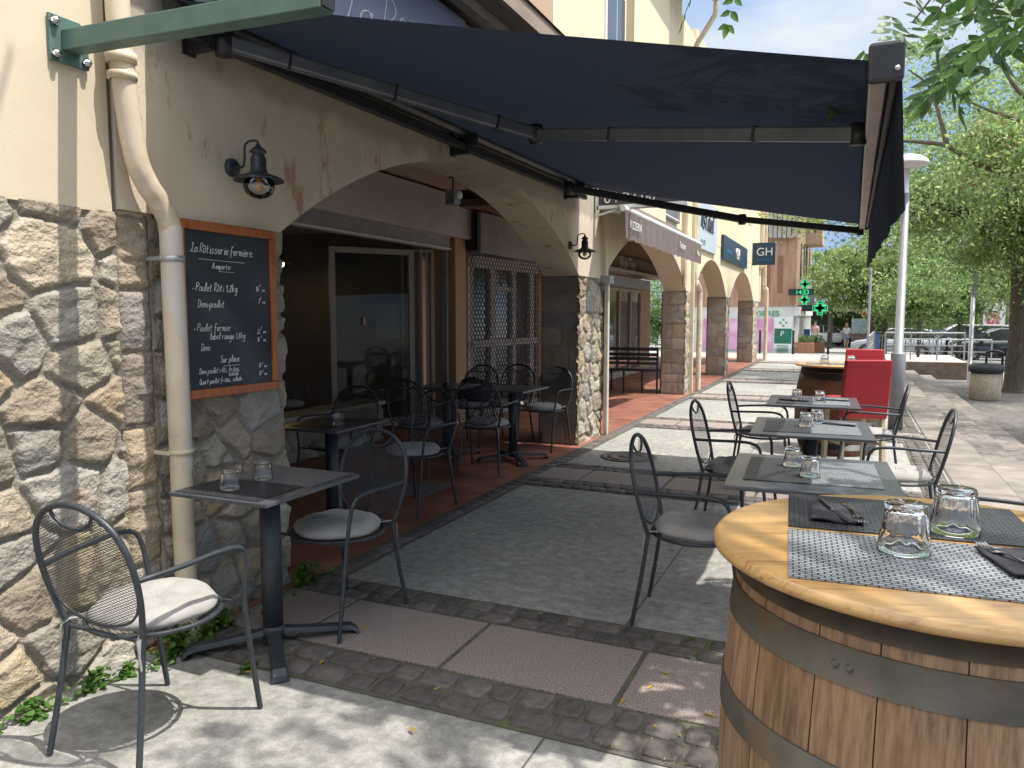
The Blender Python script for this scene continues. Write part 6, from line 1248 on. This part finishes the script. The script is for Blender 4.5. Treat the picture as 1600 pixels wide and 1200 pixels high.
for P_,r_ in (([(5.3,13.2,2.5),(4.0,13.4,3.2),(2.6,13.5,3.5),(2.24,13.5,3.58),(1.92,13.5,3.6),(1.58,13.5,3.78),(1.24,13.5,4.03),(.89,13.5,4.12),(.55,13.5,4.17)],.085),([(1.24,13.5,4.03),(1.11,13.5,4.5),(.95,13.5,4.95),(.66,13.4,5.2)],.04),([(4.0,13.4,3.2),(2.6,13.5,4.35),(2.19,13.5,4.66),(1.93,13.5,5.05),(1.71,13.5,5.5)],.06),([(2.9,13.4,4.05),(2.2,13.5,4.3),(1.71,13.5,4.53),(1.37,13.5,4.75)],.035)):
    P2=cat([Vector(p)-o2 for p in P_],4); n_=len(P2); l2_.tube(P2,[r_*(1-.75*i/(n_-1)) for i in range(n_)],8)
l2_.build('limbs',M_bark2,t2)
branch_tree('street_tree',(.95,41,zs(41)),2.6,.17,[(0,0,4.6,2.6,2.6,1.7),(-1.4,-1,4.0,1.9,1.9,1.2),(1.6,0,4.2,1.9,1.9,1.3)],15000,.19,(LA,LB),'tree with paired dark trunks beyond the red chairs',5,nb=9)
branch_tree('street_tree',(1.5,42,zs(42)),2.8,.16,[(0,0,4.9,2.4,2.4,1.7)],6000,.19,(LA,LB),'right hand companion of the paired trunks beyond the red chairs',6,nb=5)
branch_tree('street_tree',(4.3,38,zr(38)),2.2,.10,[(0,0,3.5,2.5,2.4,1.5),(-2,0,2.9,1.6,1.6,1.0)],15000,.17,(LA,LB),'low spreading tree directly behind the railings',8,nb=9)
branch_tree('street_tree',(2.6,36,zr(36)),2.1,.09,[(0,0,3.3,1.9,1.9,1.4)],9000,.16,(LA,LB),'slim young tree between the lamp post and the railings',9,nb=7)
branch_tree('street_tree',(8.5,40,zr(40)),3.0,.2,[(0,0,5.5,3.2,3.0,2.4),(-2.2,0,6.6,2.6,2.6,2.2)],14000,.21,(LA,LB),'leafy tree over the black parked car',10,nb=8)
branch_tree('street_tree',(-1.3,57,zs(57)),3.0,.17,[(0,0,5.2,2.6,2.6,2.2),(1.8,0,5.4,2.2,2.2,1.8)],12000,.23,(LA,LB),'tree rising behind the pharmacy crosses',11,nb=7)
branch_tree('street_tree',(3.5,60,-1),3.2,.2,[(0,0,6.0,4.2,3.4,2.8),(4,0,6.0,3.6,3.4,2.8)],18000,.26,(LA,LB),'broad tree closing the far end of the street',12,nb=9)
branch_tree('street_tree',(10.5,58,-1),3.2,.2,[(0,0,6.5,4.0,3.6,3.6),(-4,0,8.0,3.6,3.4,3.0)],16000,.27,(LA,LB),'tall tree in the far right background',13,nb=9)
branch_tree('street_tree',(-11.5,46,zs(46)),1.6,.15,[(0,0,2.4,2.8,3.4,2.6)],9000,.2,(LA,LB),'tree glimpsed through the arcade behind the shops',14,nb=6)
hd=leafcloud((8,70,.6),(12,1.5,1.4),9000,.3,LB,'hedge'); tag(hd,'long green hedge behind the parked cars','hedge')
# near tree: compound leaves hanging over the terrace
def compound(mb,base,dirv,L,n,rr,ls):
    dirv=Vector(dirv).normalized(); side=dirv.cross(Vector((0,0,1)));
    if side.length<.2: side=Vector((1,0,0))
    side.normalize(); up=side.cross(dirv).normalized(); ang=rr.uniform(-.8,.8); side,up=side*math.cos(ang)+up*math.sin(ang),up*math.cos(ang)-side*math.sin(ang)
    def leaf(p,d,nrm,l):
        d=d.normalized(); w=d.cross(nrm).normalized(); n2=w.cross(d)*(-1); ww=l*.29; fold=.25
        P=[p,p+d*l*.28+w*ww*.85,p+d*l*.6+w*ww*.72,p+d*l,p+d*l*.6-w*ww*.72,p+d*l*.28-w*ww*.85,p+d*l*.3-nrm*ww*fold,p+d*l*.62-nrm*ww*fold*.8]
        mb.add(P,[(0,1,6),(1,2,7,6),(2,3,7),(0,6,5),(6,7,4,5),(7,3,4)])
    for i in range(n):
        t=(i+1)/n; p=Vector(base)+dirv*L*t+Vector((0,0,-.22*L*t*t))
        for s in (1,-1): d=side*s*1.0+dirv*.55+Vector((0,0,-.25))+Vector((rr.uniform(-.2,.2),)*3); leaf(p,d,up,ls*rr.uniform(.8,1.1)*(1-.25*abs(t-.5)))
    leaf(Vector(base)+dirv*L+Vector((0,0,-.22*L)),dirv+Vector((0,0,-.3)),up,ls)
rr=random.Random(21)
nt_=empty('overhanging_tree',(3.3,-.6,-.36),0,'tree overhead whose leafy twigs hang into the top right of the view','tree')
off=Vector((3.3,-.6,-.36))
def NT(p): return Vector(p)-off
tk=MB(); tk.tube(cat([NT((3.3,-.6,-.4)),NT((3.28,-.55,1.2)),NT((3.2,-.4,3.2))],5),[.24,.22,.2,.19,.18,.18,.17,.17,.17,.16,.16],14); tk.build('trunk',M_bark,nt_)
lm=MB(); lf=MB(); top=Vector((3.2,-.4,3.1)); tips=[]
for k in range(32):
    a=rr.uniform(0,2*PI); q=rr.random()**.55; tgt=Vector((1.35+3.9*q*math.cos(a),1.3+3.4*q*math.sin(a),5.3+rr.uniform(-.5,1.6)))
    if tgt.y>3.6 and tgt.x<.9: tgt.y=3.2
    m_=top.lerp(tgt,.5)+Vector((rr.uniform(-.3,.3),rr.uniform(-.3,.3),.5)); P=cat([top,m_,tgt],6); n=len(P); lm.tube([NT(p) for p in P],[.07*(1-.88*i/(n-1)) for i in range(n)],7)
    for j in range(n//3,n):
        if rr.random()<.75: tips.append(P[j]+Vector((rr.uniform(-.45,.45),rr.uniform(-.45,.45),rr.uniform(-.3,.35))))
# hanging branches seen at the top right
for (a,b) in (((2.6,3.6,5.0),(.50,3.35,2.50)),((2.2,3.6,4.6),(.16,3.1,2.50)),((2.3,3.3,4.4),(.26,3.4,2.58)),((2.5,3.2,4.4),(.36,3.0,2.44)),((2.0,3.0,4.4),(.20,2.8,2.40)),((2.4,3.4,4.8),(.32,3.0,2.46)),((2.7,3.9,5.0),(.66,3.6,2.60)),((2.2,3.9,5.0),(.20,3.35,2.66)),((2.6,3.2,4.6),(.42,2.75,2.36)),((2.7,4.6,5.0),(.62,4.3,2.85)),((2.6,3.7,4.6),(.50,3.15,2.42))):
    a=Vector(a);b=Vector(b); lm.tube([NT(p) for p in cat([top,a,a.lerp(b,.6)+Vector((0,0,.25)),b],5)],[.03-.0018*i for i in range(16)],6)
    for t in np.linspace(.5,1.02,13): p=a.lerp(b,t)+Vector((rr.uniform(-.12,.12),rr.uniform(-.12,.12),.2*(1-t)+rr.uniform(-.06,.06))); compound(lf,NT(p),(rr.uniform(-1,.6),rr.uniform(-.8,.4),rr.uniform(-.9,-.1)),rr.uniform(.16,.26),rr.randint(4,6),rr,rr.uniform(.072,.098))
for (a,b) in (((1.0,2.2,4.4),(-.55,3.2,2.72)),((.9,2.4,4.5),(-.38,3.35,2.78))):
    a=Vector(a);b=Vector(b); lm.tube([NT(p) for p in cat([a,a.lerp(b,.5)+Vector((0,0,.2)),b],5)],[.012-.001*i for i in range(11)],5)
    for t in np.linspace(.6,1.0,5): p=a.lerp(b,t)+Vector((rr.uniform(-.1,.1),rr.uniform(-.1,.1),.1)); compound(lf,NT(p),(rr.uniform(-.7,.7),rr.uniform(-.3,.8),rr.uniform(-.8,-.2)),rr.uniform(.14,.2),rr.randint(4,5),rr,rr.uniform(.05,.065))
for p in tips:
    for j in range(rr.randint(3,6)): compound(lf,NT(p+Vector((rr.uniform(-.2,.2),rr.uniform(-.2,.2),rr.uniform(-.12,.12)))),(rr.uniform(-1,1),rr.uniform(-1,1),rr.uniform(-.5,.3)),rr.uniform(.16,.28),rr.randint(4,6),rr,rr.uniform(.06,.085))
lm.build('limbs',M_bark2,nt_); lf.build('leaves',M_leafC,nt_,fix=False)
# weeds along the wall, fallen leaves
def weed(x,y,s,n,label):
    m=MB()
    for k in range(n):
        a=rr.uniform(0,2*PI); d=abs(rr.gauss(0,.4))*s; p=Vector((x+abs(d*math.cos(a))*.7,y+d*math.sin(a)*1.4,rr.uniform(.005,.8)*s*max(.15,1-d/s*.6))); l=rr.uniform(.018,.034); u=Vector((rr.gauss(0,1),rr.gauss(0,1),rr.gauss(.3,.5))).normalized(); w=u.cross(Vector((rr.gauss(0,.3),rr.gauss(0,.3),1))).normalized()*l*.42
        m.add([p-u*l*.5,p-u*l*.1+w,p+u*l*.3+w*.8,p+u*l*.5,p+u*l*.3-w*.8,p-u*l*.1-w],[(0,1,2,3,4,5)])
    for k in range(8): a=rr.uniform(0,2*PI); m.tube([(x,y,.0),(x+abs(s*.4*math.cos(a)),y+s*.4*math.sin(a),s*.5)],.0015,4)
    return tag(m.build('weed',M_weed,fix=False),label,'plant','weeds at the foot of the wall')
for (x,y,s,n,l) in ((-2.72,1.74,.10,110,'weed tuft at the foot of the rubble wall in the lower left corner'),(-2.70,1.98,.11,130,'weed tuft against the rubble wall behind the rear leg of the near chair'),(-2.68,2.12,.07,70,'small weed between the near chair and the wall'),(-2.66,2.36,.17,330,'leafy weed clump at the foot of the drainpipe'),(-2.68,2.62,.13,200,'leafy weed behind the table column'),(-2.69,3.0,.09,90,'weed under the table by the blackboard pier'),(-2.71,3.26,.17,260,'weed clump at the far corner of the blackboard pier'),(-2.26,2.36,.05,60,'low weed growing between the cobbles left of the table foot'),(-.62,3.37,.03,26,'tiny weed between cobbles in front of the outer chair'),(.80,6.9,.03,60,'weeds at the right pavement edge nearest the camera')):
    weed(x,y,s,n,l)
gm2=MB()
for k in range(900):
    y=rr.uniform(5,22); x=.74+rr.gauss(0,.07); 
    if math.sin(y*2.1)+math.sin(y*5.3)>.2:
        h=rr.uniform(.01,.05); a=rr.uniform(0,PI); gm2.add([(x,y,.008),(x+.008*math.cos(a),y+.008*math.sin(a),.008),(x+rr.gauss(0,.012),y+rr.gauss(0,.012),.008+h)],[(0,1,2)])
g_=gm2.build('grass',M_weed,fix=False); tag(g_,'short grass growing between the cobbles at the pavement edge','grass',kind='stuff')
M_yl=leafmat('yellow_leaf',(.45,.28,.03),(.50,.38,.06),tr=.2)
gm3=MB()
for k in range(700):
    bx=rr.choice((2.40,2.53,3.22,3.35)); x=rr.uniform(-1.6,.6); y=bx+rr.gauss(0,.02)
    if math.sin(x*7)+math.sin(x*17+bx*9)+ (x+1)*.4<.5: continue
    a=rr.uniform(0,2*PI); s=rr.uniform(.004,.010); gm3.add([(x,y,.013),(x+s*math.cos(a),y+s*math.sin(a),.013+s*.6),(x+s*math.cos(a+1.6),y+s*math.sin(a+1.6),.014)],[(0,1,2)])
tag(gm3.build('moss',leafmat('moss_leaf',(.10,.13,.02),(.20,.20,.05),tr=.1),fix=False),'yellow green moss between the cobbles','moss',kind='stuff')
fm=MB()
for k in range(34):
    x=rr.uniform(-2.3,.2); y=rr.uniform(2.0,4.6); a=rr.uniform(0,2*PI); l=rr.uniform(.012,.028); c,s=math.cos(a),math.sin(a); z=.014
    fm.add([(x-c*l,y-s*l,z),(x-s*l*.35,y+c*l*.35,z+.004),(x+c*l,y+s*l,z+.002),(x+s*l*.35,y-c*l*.35,z+.003)],[(0,1,2,3)])
tag(fm.build('fallen_leaves',M_yl,fix=False),'small yellow fallen leaves scattered over the paving','leaves',kind='stuff')
